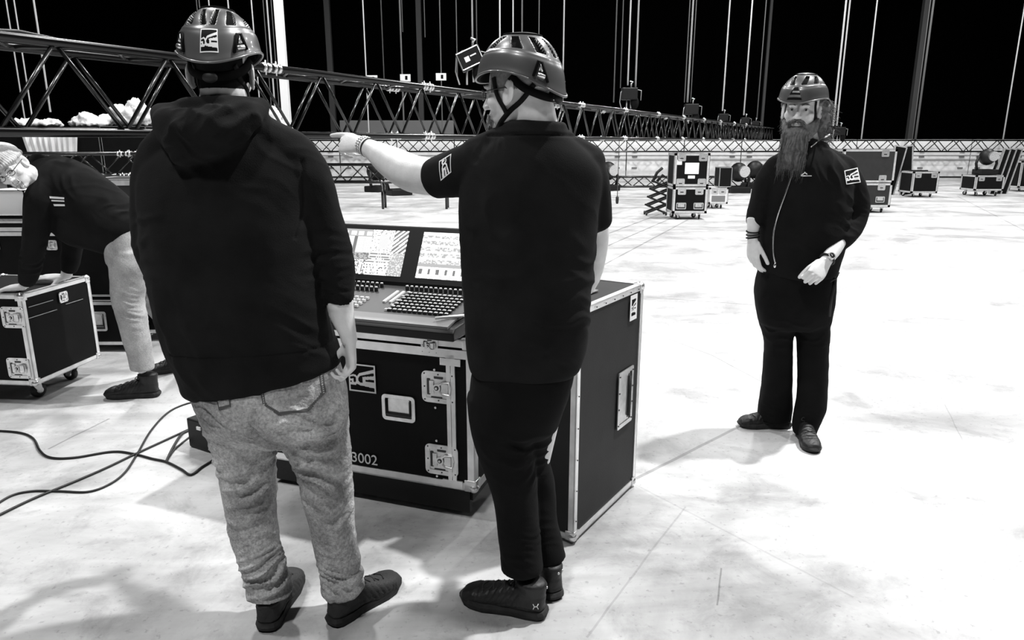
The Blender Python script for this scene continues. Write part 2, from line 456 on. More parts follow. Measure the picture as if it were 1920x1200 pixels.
# ------------------------------------------------------------------ trusses
def truss(name, label, A, B, H, W, mod, m, r=.025, rb=.012, parts=100, group=None, coup=3.0, ncoup=4):
    A = V(A); B = V(B); L_ = (B-A).length; d = (B-A)/L_; sd = V((-d.y, d.x, 0))
    root = thing(name, label, 'truss', A, 0, group)
    O = lambda t, i, j: d*t+sd*(W*i)+V((0, 0, H*j))
    for i, j in ((0, 0), (0, 1), (1, 0), (1, 1)):
        MB().tube([O(0, i, j), O(L_, i, j)], r, 12).obj('chord', m, root, True)
    n = int(L_/mod); allb = []
    for k in range(n):
        a, b = k*mod, (k+1)*mod; u, v = (0, 1) if k % 2 == 0 else (1, 0)
        allb.append((k, O(a, 0, u), O(b, 0, v))); allb.append((k, O(a, 1, v), O(b, 1, u)))
        allb.append((k, O(a, u, 1), O(b, v, 1))); allb.append((k, O(a, v, 0), O(b, u, 0)))
    for q, (k, p0, p1) in enumerate(allb[:parts]): MB().tube([p0, p1], rb, 7).obj('brace', m, root, True)
    if len(allb) > parts:
        mb = MB()
        for k, p0, p1 in allb[parts:]: mb.tube([p0, p1], rb, 5)
        o = mb.obj('brace', m, root, True); o['kind'] = 'stuff'
    t = coup*.45; c = 0
    while t < L_ and c < ncoup:
        for i, j in ((0, 0), (0, 1), (1, 0), (1, 1)):
            mb = MB()
            for q in (-.075, -.03, .03, .075): mb.cyl(O(t+q, i, j), r*1.35, .022, d, 12)
            for q in (-.052, .052): mb.tube([O(t+q, i, j)+V((0, 0, -r*2)), O(t+q, i, j)+V((0, 0, r*2))], .006, 6)
            mb.obj('coupler', M['zinc'], root, True)
        t += coup; c += 1
    return root
_d = V((.507, 1, 0)).normalized()
tz0 = 1.60
near_A = V((-3.55, 3.1, tz0)); near_B = V((.507*30.5-5.12, 30.5, tz0))
truss('flown_truss', 'long black box truss flying at head height from left foreground to far right', near_A, near_B, .48, -.0001-.42, .36, M['truss'], .026, .0125, 100, None, 2.1, 12)
def ax(x, Y, z): return V(((x-960)/CF*Y*1.0, Y, z))
truss('rear_truss', 'low black truss behind the crouching man, under the flown truss', (-9.5, 9.4, 1.10), (-3.6, 9.9, 1.10), .29, .29, .3, M['truss'], .024, .01, 80)
truss('boundary_truss', 'long black truss hung level along the white barrier boards at the back', (-15, 31.0, 1.13), (25, 31.0, 1.13), .46, .35, .46, M['truss'], .032, .02, 0, None, 5, 0)
truss('ground_truss', 'short black truss lying on the floor by the white boards', (3.0, 25.0, .03), (9.6, 25.0, .03), .33, .3, .40, M['truss'], .03, .018, 0, None, 5, 0)

# barrier boards
bb = None
BL = ['at the far left, behind the grey platform', 'second from the left, beyond the hooded man\'s right shoulder', 'beyond the white fabric heaps', 'beyond the pointing hand', 'beyond the pointing forearm', 'beyond the clutter by the pointing man\'s sleeve', 'hidden mostly by the pointing man\'s back', 'just right of the pointing man\'s back', 'behind the floor truss, left of the two case stack', 'behind the two case stack', 'between the stack and the bearded man', 'behind the bearded man\'s shoulders', 'behind the grey panelled cases and leaning boards', 'right of the leaning boards', 'behind the heaped cart at far right', 'last towards the right edge']
for i in range(16):
    x = -15+i*2.5
    if bb is None:
        bb = thing('barrier_board', 'b', 'barrier', (x, 32, 0), 0, 'white barrier boards along the back of the hall')
        bevel(MB().box((1.24, 0, .83), (2.46, .06, 1.60)).obj('panel', M['whitep'], bb), .01)
        MB().box((1.24, -.035, .95), (2.46, .02, .03)).obj('rail', M['greyp'], bb)
        for u in (.35, 2.1):
            for z in (1.12, .90, .42): MB().box((u, -.05, z), (.22, .05, .06)).obj('clip', M['greyp'], bb)
        MB().box((1.24, -.03, .03), (2.46, .12, .06)).obj('skirt', M['blackm'], bb)
        r = bb
    else:
        r = bb.copy(); COL.objects.link(r); r.location = (x, 32, 0)
        for ch in bb.children: c = ch.copy(); COL.objects.link(c); c.parent = r
    r['label'] = 'white barrier board '+BL[i]

# columns and hanging cables : (x at top of frame, depth, width, kind, lower z, label)
def column(name, x0, y0, Y, wd, m, z0, label):
    p = at(x0, y0, Y); o = thing(name, label, 'column', (p.x, Y, z0))
    MB().box((0, 0, (13.9-z0)/2), (wd, wd, 13.9-z0), bev=.01).obj('shaft', m, o)
    MB().box((0, 0, .03), (wd*1.6, wd*1.6, .06)).obj('base_plate', m, o)
column('steel_column', 538, 225, 26.2, .26, M['column_pale'], .0, 'bright white upright column just right of the hooded man\'s helmet')
column('steel_column', 618, 100, 37, .26, M['column'], .0, 'dim grey column between the two helmeted men with their backs turned')
column('steel_column', 787, 100, 37, .25, M['column'], .0, 'grey column left of the pointing man\'s helmet')
column('steel_column', 1730, 60, 34, .24, M['column'], .0, 'dim grey column to the right of the bearded man')
column('steel_column', 1439, 100, 36, .12, M['column'], .0, 'barely visible slim column left of the bearded man\'s helmet')

def cable(x, y, Y, th, m, z0, label, group=None, name='hanging_cable', cat='cable'):
    p = at(x, y, Y); r = th*.5*Y/CF
    o = MB().tube([V((0, 0, 0)), V((0, 0, (13.95-z0)*.5)), V((0, 0, 13.95-z0))], r, 6).obj(name, m, None, True, (p.x, Y, z0))
    return tagp(o, label, cat, group)
def zat(y, Y): return at(960, y, Y).z
near = lambda x: 5.12/(.507-(x-960)/CF)
CB = [ # x, y where measured, lower end y, depth, thickness px, material, label
 (11, 0, 240, 13, 2.6, 'rope', 'leftmost white cable hanging at the left edge'),
 (26, 0, 240, 13, 2.6, 'rope', 'white cable second from the left edge'),
 (63, 0, 210, 12, 3.6, 'rope', 'thick white cable third from the left edge'),
 (368, 0, 240, 20, 1.8, 'rope_dim', 'faint grey cable above the left side of the hooded man\'s helmet'),
 (373, 0, 240, 20, 2, 'rope_dim', 'grey cable above the hooded man\'s helmet, right of the faint pair'),
 (391, 0, 240, 22, 2.6, 'rope', 'white cable rising from the crown of the hooded man\'s helmet'),
 (427, 0, 240, 22, 3, 'rope', 'white cable above the right side of the hooded man\'s helmet'),
 (471, 0, 240, 18, 2.6, 'rope', 'single white cable just right of the hooded man\'s helmet'),
 (493, 0, 240, 22, 2, 'rope_dim', 'grey cable left of the bright white column'),
 (500, 0, 240, 22, 3.4, 'rope', 'white cable close to the left of the bright white column'),
 (508, 0, 240, 22, 2, 'rope_dim', 'grey cable touching the left side of the white column'),
 (680, 0, 262, 22, 2.6, 'rope', 'white cable carrying the first small white tag'),
 (714, 0, 166, 0, 2.2, 'rope_dim', 'grey cable landing on the truss between the first two tags'),
 (749, 0, 240, 22, 3.4, 'rope_dim', 'thick grey cable carrying the middle small white tag'),
 (753, 0, 60, 24, 1.6, 'rope_dim', 'short faint cable beside the middle tag\'s cable'),
 (795, 0, 70, 26, 1.8, 'rope_dim', 'faint cable right of the grey column'),
 (824, 0, 262, 22, 2.2, 'rope_dim', 'grey cable carrying the third small white tag'),
 (855, 0, 150, 22, 2, 'rope_dim', 'grey cable ending beside the hoist with the printed box'),
 (885, 0, 92, 12.8, 3.6, 'chain', 'bright chain holding the hoist with the printed box'),
 (893, 0, 88, 13.0, 2.2, 'rope_dim', 'grey safety cable behind the hoist with the printed box'),
 (937, 0, 262, 20, 3, 'rope', 'white cable above the front of the pointing man\'s helmet'),
 (962, 0, 262, 22, 2.4, 'rope', 'thinner white cable above the pointing man\'s helmet'),
 (979, 0, 262, 22, 3, 'rope_dim', 'grey cable above the crown of the pointing man\'s helmet'),
 (1011, 0, 262, 24, 2, 'rope_dim', 'thin grey cable above the back of the pointing man\'s helmet'),
 (1058, 0, 208, 0, 2.8, 'rope', 'white cable right behind the pointing man\'s helmet'),
 (1157, 0, 192, 15, 2.4, 'rope_dim', 'leftmost cable of the four over the second hoist'),
 (1169, 0, 165, 15, 1.8, 'rope_dim', 'faint cable second of the four over the second hoist'),
 (1183, 0, 160, 14.4, 3, 'rope', 'white cable third of the four over the second hoist'),
 (1198, 0, 165, 14.4, 3.4, 'chain', 'bright chain rightmost of the four over the second hoist'),
 (1294, 0, 192, 19.6, 2, 'rope_dim', 'grey cable left of the three over the third hoist'),
 (1300, 0, 192, 19.6, 3.6, 'chain', 'bright chain in the middle over the third hoist'),
 (1306, 0, 192, 19.6, 1.8, 'rope_dim', 'grey cable right of the three over the third hoist'),
 (1369, 0, 208, 24, 2.8, 'rope', 'white cable over the fourth hoist'),
 (1411, 0, 216, 27.5, 2.8, 'rope', 'white cable over the fifth hoist'),
 (1437, 0, 222, 29.5, 2, 'rope_dim', 'grey cable over the sixth and farthest hoist'),
 (1587, 0, 236, 24, 3.6, 'rope', 'left of the two white cables beside the bearded man'),
 (1594, 0, 236, 24, 3, 'rope', 'right of the two white cables beside the bearded man'),
 (1645, 0, 264, 31.1, 2.8, 'rope', 'single white cable to the right of the bearded man'),
 (1745, 0, 264, 31.2, 2.2, 'rope_dim', 'grey cable left in the bundle beside the right column'),
 (1751, 0, 264, 31.2, 4.4, 'rope_dim', 'thick grey cable in the bundle beside the right column'),
 (1923, 0, 264, 31.1, 2.8, 'rope', 'white cable at the right edge of the hall'),
]
for x, y, ye, Y, th, m, lb in CB:
    if Y == 0:
        pe = ye; Y = near(x+ye*(960-x)/5960)
    cable(x, y, Y, th*.9, M[m], zat(ye, Y), lb)
# small tags on cables
for x, y, lb in ((698, 148, 'small white tag leftmost of the three on the hanging cables'), (760, 146, 'small white tag in the middle of the three on the hanging cables'), (827, 144, 'small white tag nearest the pointing man\'s helmet')):
    p = at(x, y, 21.98); t = thing('cable_tag', lb, 'tag', p)
    MB().box((0, 0, 0), (.30, .02, .2)).obj('plate', M['white'], t)
    MB().box((.03, -.013, .0), (.07, .006, .11)).obj('mark', M['black'], t)

# cable lashed on top of the flown truss
P_ = [near_A+_d*t+V((0, 0, .48+.030+dz)) for t, dz in ((.2, .03), (.8, .03), (1.2, .035), (1.5, .06), (1.8, .035), (2.3, .03))]
tagp(MB().tube([V(p) for p in P_], .011, 8).obj('lashed_cable', M['cable'], None, True), 'black cable lying along the top of the flown truss at upper left', 'cable')
# chain hoists
def hoist(x, y, Y, sz, label, tilt=0, printed=False):
    p = at(x, y, Y); t = thing('chain_hoist', label, 'hoist', p)
    R_ = RY(tilt); k = sz
    o = MB().box((0, 0, 0), (k, k*.55, k*.75), R_, bev=k*.06).obj('motor_body', M['blackm'], t)
    if printed:
        mb = MB()
        for a, b in (((-.5, .36), (.5, .36)), ((.5, .36), (.5, -.36)), ((.5, -.36), (-.5, -.36)), ((-.5, -.36), (-.5, .36))):
            q0 = R_ @ V((a[0]*k*.9, -k*.29, a[1]*k*.9)); q1 = R_ @ V((b[0]*k*.9, -k*.29, b[1]*k*.9)); mb.tube([q0, q1], k*.022, 6)
        mb.obj('trim', M['zinc'], t)
        MB().box(R_ @ V((-.12*k, -k*.285, .0)), (k*.2, .01, k*.2), R_).obj('mark', M['white'], t)
        MB().box(R_ @ V((.16*k, -k*.285, .06*k)), (k*.26, .01, k*.05), R_).obj('mark', M['white'], t)
    mb = MB(); mb.tube([V((k*.1, 0, k*.35)), V((k*.1, 0, k*.62)), V((k*.2, 0, k*.72)), V((k*.02, 0, k*.78))], k*.05, 8); mb.obj('hook', M['zinc'], t, True)
    MB().ell((k*.35, 0, -k*.55), (k*.28, k*.22, k*.42), None, 12, 8).obj('chain_bag', M['foam'], t, True)
    mb = MB(); mb.tube([V((-k*.3, 0, k*.3)), V((-k*.55, -.02, k*.1)), V((-k*.6, 0, -k*.5)), V((-k*.45, 0, -k*1.0))], k*.03, 6); mb.tube([V((k*.3, 0, k*.3)), V((k*.75, -.02, k*.2)), V((k*.75, 0, -k*.4))], k*.025, 6); mb.obj('control_cable', M['chain'], t, True)
    mb = MB(); mb.tube([V((-k*.15, 0, -k*.35)), V((-k*.15, 0, -k*1.0))], k*.04, 6); mb.tube([V((k*.1, 0, -k*.35)), V((k*.12, 0, -k*.9))], k*.04, 6); mb.obj('chain', M['chain'], t, True)
hoist(882, 110, 12.8, .42, 'chain hoist with a white outlined printed box, left of the pointing man\'s helmet', -.42, True)
hoist(1180, 176, 14.4, .30, 'chain hoist hanging under four cables, right of the pointing man')
hoist(1296, 205, 19.6, .36, 'chain hoist under the bright chain, second right of the pointing man')
hoist(1356, 220, 24, .30, 'chain hoist third right of the pointing man, on the far truss')
hoist(1397, 226, 27.5, .30, 'chain hoist fourth right of the pointing man, near the truss end')
hoist(1416, 232, 29.5, .28, 'farthest small chain hoist at the very end of the truss')
hoist(1574, 246, 24, .34, 'chain hoist behind the bearded man\'s shoulder')

# ------------------------------------------------------------------ flight cases
def rrect(w_, h_, r, n=5):
    pts = []
    for cx, cy, a0 in ((w_/2-r, h_/2-r, 0), (-w_/2+r, h_/2-r, PI/2), (-w_/2+r, -h_/2+r, PI), (w_/2-r, -h_/2+r, 3*PI/2)):
        for i in range(n): a = a0+PI/2*i/(n-1); pts.append((cx+r*math.cos(a), cy+r*math.sin(a)))
    return pts
def ring(mb, O, U, Vv, N, w_, h_, b, r, t):
    """raised frame with an open middle"""
    P = rrect(w_, h_, r); Q = rrect(w_-2*b, h_-2*b, max(r-b, .004)); n = len(P)
    pt = lambda a, z: O+U*a[0]+Vv*a[1]+N*z
    vs = [pt(a, 0) for a in P]+[pt(a, t) for a in P]+[pt(a, t) for a in Q]+[pt(a, -.0) for a in Q]
    fs = []
    for i in range(n):
        j = (i+1) % n
        for k in range(3): fs.append((k*n+i, k*n+j, (k+1)*n+j, (k+1)*n+i))
    mb.add(vs, fs)
def slab(mb, O, U, Vv, N, w_, h_, r, t, ou=0, ov=0):
    P = rrect(w_, h_, r); n = len(P); vs = [O+U*(a[0]+ou)+Vv*(a[1]+ov) for a in P]+[O+U*(a[0]+ou)+Vv*(a[1]+ov)+N*t for a in P]
    mb.add(vs, [tuple(n+i for i in range(n))]+[(i, (i+1) % n, n+(i+1) % n, n+i) for i in range(n)])
def fmat(U, Vv, N): return vm((U, N, Vv))
def latch(parent, O, U, Vv, N, s=1.0, simple=False):
    mb = MB(); w_, h_ = .15*s, .135*s
    mb.use(M['zinc']); ring(mb, O, U, Vv, N, w_, h_, .02*s, .022*s, .005)
    mb.use(M['zinc']); slab(mb, O, U, Vv, N, w_-.03*s, h_-.03*s, .01, .0015)
    if not simple:
        mb.use(M['rivet'])
        slab(mb, O, U, Vv, N, .014*s, .07*s, .003, .0035, -.045*s, 0); slab(mb, O, U, Vv, N, .05*s, .012*s, .003, .0035, -.01*s, -.047*s); slab(mb, O, U, Vv, N, .04*s, .014*s, .003, .0035, 0, .043*s)
        mb.use(M['zinc']); mb.cyl(O+N*.008-U*.004*s, .017*s, .014, N, 20); mb.use(M['rivet']); mb.cyl(O+N*.0155-U*.004*s, .010*s, .002, N, 16)
        mb.use(M['zinc']); mb.cyl(O+N*.018-U*.004*s, .005*s, .004, N, 10)
        for k in (-1, 1): mb.tube([O+U*.005*s+Vv*k*.012*s+N*.010, O+U*.02*s+Vv*k*.024*s+N*.014, O+U*.05*s+Vv*k*.026*s+N*.010, O+U*.055*s+N*.010], .0045*s, 8)
        mb.box(O+U*.03*s+N*.010, (.028*s, .006, .04*s), fmat(U, Vv, N)); mb.box(O-U*.03*s+N*.006, (.018*s, .006, .055*s), fmat(U, Vv, N))
        mb.use(M['rivet'])
        for a, b in ((-.9, .9), (0, .9), (.9, .9), (-.9, 0), (-.9, -.9), (0, -.9), (.9, -.9)): mb.cyl(O+U*a*w_*.46+Vv*b*h_*.46+N*.0055, .0035*s, .002, N, 8)
    else:
        mb.use(M['rivet']); slab(mb, O, U, Vv, N, .06*s, .02*s, .003, .004, 0, -.02*s)
    return mb.obj('latch', None, parent)
def handle(parent, O, U, Vv, N, w_=.15, h_=.11, simple=False):
    mb = MB(); mb.use(M['zinc']); ring(mb, O, U, Vv, N, w_, h_, .016, .018, .005)
    mb.use(M['rivet']); slab(mb, O, U, Vv, N, w_-.03, h_-.03, .01, .0012)
    mb.use(M['zinc']); slab(mb, O, U, Vv, N, w_-.055, h_-.05, .006, .0035, .002, .008)
    o = mb.obj('handle_dish', None, parent)
    b = MB(); b.tube([O+U*(-w_*.36)+Vv*(h_*.3)+N*.006, O+U*(-w_*.36)-Vv*(h_*.22)+N*.010, O+U*(w_*.36)-Vv*(h_*.22)+N*.010, O+U*(w_*.36)+Vv*(h_*.3)+N*.006], .0055, 8)
    b.obj('handle_grip', M['rubber'] if w_ > .12 else M['zinc'], o, True)
    return o
def caster(parent, x, y, h, rz=.3):
    mb = MB(); mb.use(M['zinc']); mb.box((x, y, h-.004), (.10, .09, .008)); mb.cyl((x, y, h-.018), .03, .022, (0, 0, 1), 16)
    a = V((math.cos(rz), math.sin(rz), 0)); b = V((-a.y, a.x, 0)); R = h*.36
    for k in (-1, 1):
        c0 = V((x, y, h-.02))+b*k*.024; c1 = V((x, y, R))+a*.025+b*k*.024
        mb.add([c0+a*.03, c0-a*.03, c1-a*.012+V((0, 0, -.01)), c1+a*.012+V((0, 0, -.01)), c0+a*.03+b*k*.004, c0-a*.03+b*k*.004, c1-a*.012+b*k*.004+V((0, 0, -.01)), c1+a*.012+b*k*.004+V((0, 0, -.01))],
               [(0, 1, 2, 3), (4, 7, 6, 5), (0, 4, 5, 1), (1, 5, 6, 2), (2, 6, 7, 3), (3, 7, 4, 0)])
    o = mb.obj('caster', None, parent)
    wv = MB(); c = V((x, y, R))+a*.025; wv.use(M['rubber']); wv.tube([c-b*.018, c-b*.012, c+b*.012, c+b*.018], [R*.88, R, R, R*.88], 20); wv.use(M['zinc']); wv.cyl(c, R*.45, .042, b, 14)
    wv.obj('wheel', None, o, True)
class Case:
    """flight case; local x along the front, y into depth, z up, origin on the floor at the front left corner"""
    def __init__(s, label, P, rz, W, D, z0, z1, panel='lam', aw=.03, name='flight_case', wheels=True, group=None, joint=None, balls=True, front_axis=True):
        s.W, s.D, s.z0, s.z1, s.aw = W, D, z0, z1, aw; s.P = V((P[0], P[1], 0)); s.R = RZ(rz)
        base = P[2] if len(P) > 2 else 0
        s.root = thing(name, label, 'case', (P[0], P[1], base), rz, group); s.base = base
        H = z1-z0
        MB().box((W/2, D/2, (z0+z1)/2), (W-.008, D-.008, H-.008)).obj('body', M[panel], s.root)
        mb = MB(); t = .006; a = aw
        for y in (0, D):
            for z in (z0, z1):
                sy = 1 if y == 0 else -1; sz = 1 if z == z0 else -1
                mb.box((W/2, y+sy*t/2, z+sz*a/2), (W, t, a)); mb.box((W/2, y+sy*a/2, z+sz*t/2), (W, a, t))
        for x in (0, W):
            for z in (z0, z1):
                sx = 1 if x == 0 else -1; sz = 1 if z == z0 else -1
                mb.box((x+sx*t/2, D/2, z+sz*a/2), (t, D, a)); mb.box((x+sx*a/2, D/2, z+sz*t/2), (a, D, t))
        for x in (0, W):
            for y in (0, D):
                sx = 1 if x == 0 else -1; sy = 1 if y == 0 else -1
                mb.box((x+sx*t/2, y+sy*a/2, (z0+z1)/2), (t, a, H)); mb.box((x+sx*a/2, y+sy*t/2, (z0+z1)/2), (a, t, H))
        for jz in (joint or []):
            for dz in (-.017, .017):
                for y in (-.001, D+.001): mb.box((W/2, y, jz+dz), (W+.004, .008, .028))
                for x in (-.001, W+.001): mb.box((x, D/2, jz+dz), (.008, D+.004, .028))
        mb.obj('edging', M['alu'], s.root)
        if balls:
            for x in (0, W):
                for y in (0, D):
                    for z in (z0, z1):
                        sx = 1 if x == 0 else -1; sy = 1 if y == 0 else -1; sz = 1 if z == z0 else -1
                        mb = MB(); q = a*1.45
                        mb.ell((x+sx*.012, y+sy*.012, z+sz*.012), (.021,)*3, None, 12, 8)
                        mb.box((x+sx*q/2, y-sy*.0, z+sz*q/2), (q, .006, q), bev=.002); mb.box((x, y+sy*q/2, z+sz*q/2), (.006, q, q), bev=.002); mb.box((x+sx*q/2, y+sy*q/2, z), (q, q, .006), bev=.002)
                        mb.obj('corner', M['zinc'], s.root, True)
        if wheels:
            for i, (x, y) in enumerate(((.12, .12), (W-.12, .12), (.12, D-.12), (W-.12, D-.12))): caster(s.root, x, y, z0, .4+i*.9)
    def face(s, f, u, z):
        if f == 'front': return V((u, -.001, z)), V((1, 0, 0)), V((0, 0, 1)), V((0, -1, 0))
        if f == 'right': return V((s.W+.001, u, z)), V((0, 1, 0)), V((0, 0, 1)), V((1, 0, 0))
        if f == 'left': return V((-.001, u, z)), V((0, -1, 0)), V((0, 0, 1)), V((-1, 0, 0))
        if f == 'top': return V((u, z, s.z1+.001)), V((1, 0, 0)), V((0, 1, 0)), V((0, 0, 1))
    def px(s, x, y, f='front'):
        """where the line of sight meets the chosen side, in that side's (u, z)"""
        d = V(ray(x, y)); o = V((0, 0, CH)); Rt = s.R.transposed(); o = Rt @ (o-s.P); d = Rt @ d
        t = (-o.y/d.y) if f == 'front' else ((s.W-o.x)/d.x if f == 'right' else (s.z1-o.z)/d.z)
        q = o+d*t
        return (q.x, q.z) if f == 'front' else ((q.y, q.z) if f == 'right' else (q.x, q.y))
    def latch(s, f, u, z, sc=1.0, simple=False): return latch(s.root, *s.face(f, u, z), sc, simple)
    def handle(s, f, u, z, w_=.15, h_=.11): return handle(s.root, *s.face(f, u, z), w_, h_)
    def plate(s, name, f, u, z, w_, h_, m, t=.002, r=.004):
        O, U, Vv, N = s.face(f, u, z); mb = MB(); slab(mb, O, U, Vv, N, w_, h_, r, t); return mb.obj(name, m, s.root)
    def quad(s, f, u0, z0, u1, z1, off=.002):
        r = []
        for u, z in ((u0, z1), (u1, z1), (u1, z0), (u0, z0)):
            O, U, Vv, N = s.face(f, u, z); r.append(O+N*off)
        return r, N

# console case, numbered 3002
rzC = math.radians(-19.2); W3 = 1.08; cr = V((-.152, 2.715, 0)); o3 = cr-V((math.cos(rzC), math.sin(rzC), 0))*W3
K = Case('large black flight case numbered 3002 carrying the mixing console', (o3.x, o3.y), rzC, W3, .66, .13, .785, aw=.034)
mb = MB(); mb.box((W3/2, -.002, .725), (W3+.004, .01, .036)); mb.box((W3/2, .662, .725), (W3+.004, .01, .036)); mb.box((W3+.002, .33, .725), (.01, .66, .036)); mb.box((-.002, .33, .725), (.01, .66, .036)); mb.obj('lid_rail', M['alu'], K.root)
us = W3-.10
mb = MB(); mb.box((us-.010, -.003, .43), (.018, .008, .58)); mb.box((us+.010, -.003, .43), (.018, .008, .58)); mb.box((us, -.005, .69), (.09, .008, .03)); mb.box((us, -.005, .155), (.09, .008, .034)); mb.obj('joint_strip', M['alu'], K.root)
for x, y in ((823, 726), (829, 862)):
    u, z = K.px(x, y); K.latch('front', u, z)
u, z = K.px(748, 765); K.handle('front', u, z, .155, .115)
u, z = K.px(806, 647); K.latch('front', u, z, .5)
mb = MB()
for x, y in ((815, 693), (817, 764), (819, 826), (820, 892)):
    u, z = K.px(x, y); mb.cyl((u, -.002, z), .005, .005, (0, 1, 0), 10)
mb.obj('screw', M['zinc'], K.root)
MB().box((W3/2, .33, .105), (W3-.04, .62, .05)).obj('caster_board', M['blackm'], K.root)
MB().box((W3/2, .02, .075), (W3-.06, .02, .10)).obj('shade_strip', M['blackm'], K.root)  # black strip standing in for the shade under the case
u0, z1 = K.px(653, 680); u1, z0_ = K.px(706, 738)
q, nrm = K.quad('front', u0, z0_, u1, z1); patch('printed_logo', K.root, q, 56, 56, logo, WB, out=nrm)
cu = bpy.data.curves.new('t', 'FONT'); cu.body = '3002'; cu.size = .066; cu.extrude = .0008
to = bpy.data.objects.new('t', cu); COL.objects.link(to); dg = bpy.context.evaluated_depsgraph_get(); dg.update()
tm = bpy.data.meshes.new_from_object(to.evaluated_get(dg)); bpy.data.objects.remove(to)
u, z = K.px(660, 864)
tm.transform(Matrix.Translation((u, -.0045, z)) @ Matrix.Rotation(PI/2, 4, 'X')); tm.materials.clear(); tm.materials.append(M['white'])
to = bpy.data.objects.new('case_number', tm); COL.objects.link(to); to.parent = K.root

# tall narrow case at the right
K2 = Case('tall narrow dark case standing on the floor behind the pointing man\'s legs', (.243, 2.528), math.atan2(.506, .327), .602, .34, .015, .955, panel='lam_grey', aw=.026, wheels=False)
u, z = K2.px(1171, 745); O, U, Vv, N = K2.face('front', u, z)
mb = MB(); mb.use(M['zinc']); ring(mb, O, U, Vv, N, .15, .255, .018, .006, .005); mb.use(M['zinc']); slab(mb, O, U, Vv, N, .11, .215, .004, .0015, -.012, 0); mb.use(M['rivet']); slab(mb, O, U, Vv, N, .022, .2, .003, .003, .038, 0)
for k in (-1, 1):
    for j in (-1, -.33, .33, 1): mb.cyl(O+U*.066*k+Vv*.11*j+N*.006, .004, .003, N, 8)
hd = mb.obj('handle_dish', None, K2.root); MB().tube([O+U*.03+Vv*.09+N*.008, O+U*.03-Vv*.09+N*.008], .005, 8).obj('handle_grip', M['rubber'], hd, True)
u, z = K2.px(1187, 576); q, nrm = K2.quad('front', u-.036, z-.055, u+.036, z+.055)
patch('printed_logo', K2.root, q, 30, 40, lambda a, b: 0 if (a < .16 or a > .84 or b < .14 or b > .86) else logo((a-.16)/.68, (b-.14)/.72), WB, out=nrm)
mb = MB(); ring(mb, V((.25, .16, .956)), V((1, 0, 0)), V((0, 1, 0)), V((0, 0, 1)), .2, .14, .02, .01, .004); mb.obj('top_plate', M['zinc'], K2.root)
mb = MB()
for i in range(7): mb.cyl((.01, -.0045, .1+i*.13), .003, .003, (0, 1, 0), 8); mb.cyl((.06+i*.08, -.0045, .94), .003, .003, (0, 1, 0), 8)
mb.obj('rivet', M['rivet'], K2.root)

# mixing console
rz = math.radians(-20.0); cp = at(850, 622, 2.66); CW = 1.02
con = thing('mixing_console', 'large black mixing console with two lit screens on the numbered case', 'mixing console', (cp.x, cp.y, .795), rz)
def prism_x(mb, prof, x0, x1):
    n = len(prof); vs = [V((x0, y, z)) for y, z in prof]+[V((x1, y, z)) for y, z in prof]
    mb.add(vs, [tuple(range(n)), tuple(range(2*n-1, n-1, -1))]+[(i, n+i, n+(i+1) % n, (i+1) % n) for i in range(n)])
mb = MB(); prism_x(mb, [(.0, .0), (.0, .035), (.02, .05), (.60, .075), (.60, 0)], -CW, 0); bevel(mb.obj('chassis', M['blackm'], con), .006)
mb = MB(); prism_x(mb, [(.012, .046), (.012, .056), (.085, .068), (.085, .06)], -CW+.03, -.03); mb.obj('armrest', M['consolem'], con)
mb = MB(); prism_x(mb, [(.085, .06), (.085, .066), (.40, .118), (.40, .06)], -CW+.03, -.03); mb.obj('control_surface', M['console_d'], con)
mb = MB(); prism_x(mb, [(.40, .10), (.40, .135), (.53, .375), (.56, .365), (.46, .10)], -CW+.0, 0); bevel(mb.obj('screen_housing', M['blackm'], con), .006)
surf = lambda y: .066+(y-.085)*(.052/.315)
def keyobj(x, y, r, h, m, rnd=True):
    mb = MB(); z = surf(y)
    if rnd: mb.use(M['rubber']); mb.cyl((0, 0, h*.4), r, h*.8, (0, 0, 1), 12); mb.use(m); mb.cyl((0, 0, h*.9), r*.72, h*.2, (0, 0, 1), 12)
    else: mb.use(M['rubber']); mb.box((0, 0, h*.35), (r*2, r*2, h*.7)); mb.use(m); mb.box((0, 0, h*.8), (r*1.5, r*1.3, h*.3))
    return mb.obj('key', None, con)
kp = keyobj(0, 0, .0085, .012, M['keycap'], False); kp.name = 'key'; kn = keyobj(0, 0, .0085, .022, M['keycap']); kn.name = 'knob'
first = {id(kp): True, id(kn): True}; rest = []; cnt = 0
def put(proto, x, y):
    if first[id(proto)]: first[id(proto)] = False; o = proto
    else: o = proto.copy(); COL.objects.link(o); o.parent = con
    o.location = (x, y, surf(y))
spots = []
for i in range(14): spots.append((kn, -.08-.0235*i if i < 12 else -.08-.0235*i, .355)); 
for i in range(9): spots.append((kn, -.52-.024*i, .365)); spots.append((kn, -.52-.024*i, .315))
for j in range(7):
    for i in range(12): spots.append((kp, -.085-.0235*i-.0*j, .12+.031*j))
for k, (pr, x, y) in enumerate(spots): put(pr, x, y)
mb = MB()
for j in range(4):
    for i in range(9): mb.box((-.51-.026*i, .13+.03*j, surf(.13+.03*j)+.005), (.015, .014, .01))
for i in range(5): mb.box((-.36, .12+.05*i, surf(.12+.05*i)+.004), (.012, .012, .009))
mb.obj('button_field', M['keycap'], con)['kind'] = 'stuff'
mb = MB(); mb.box((-.385, .26, surf(.26)+.004), (.012, .13, .008), RX(.16)); mb.box((-.415, .26, surf(.26)+.004), (.012, .13, .008), RX(.16)); mb.obj('fader_slot', M['keycap'], con)
sU = V((1, 0, 0)); s0 = V((0, .40, .135)); s1 = V((0, .53, .375)); sD = (s1-s0); sN = V((0, -sD.z, sD.y)).normalized()
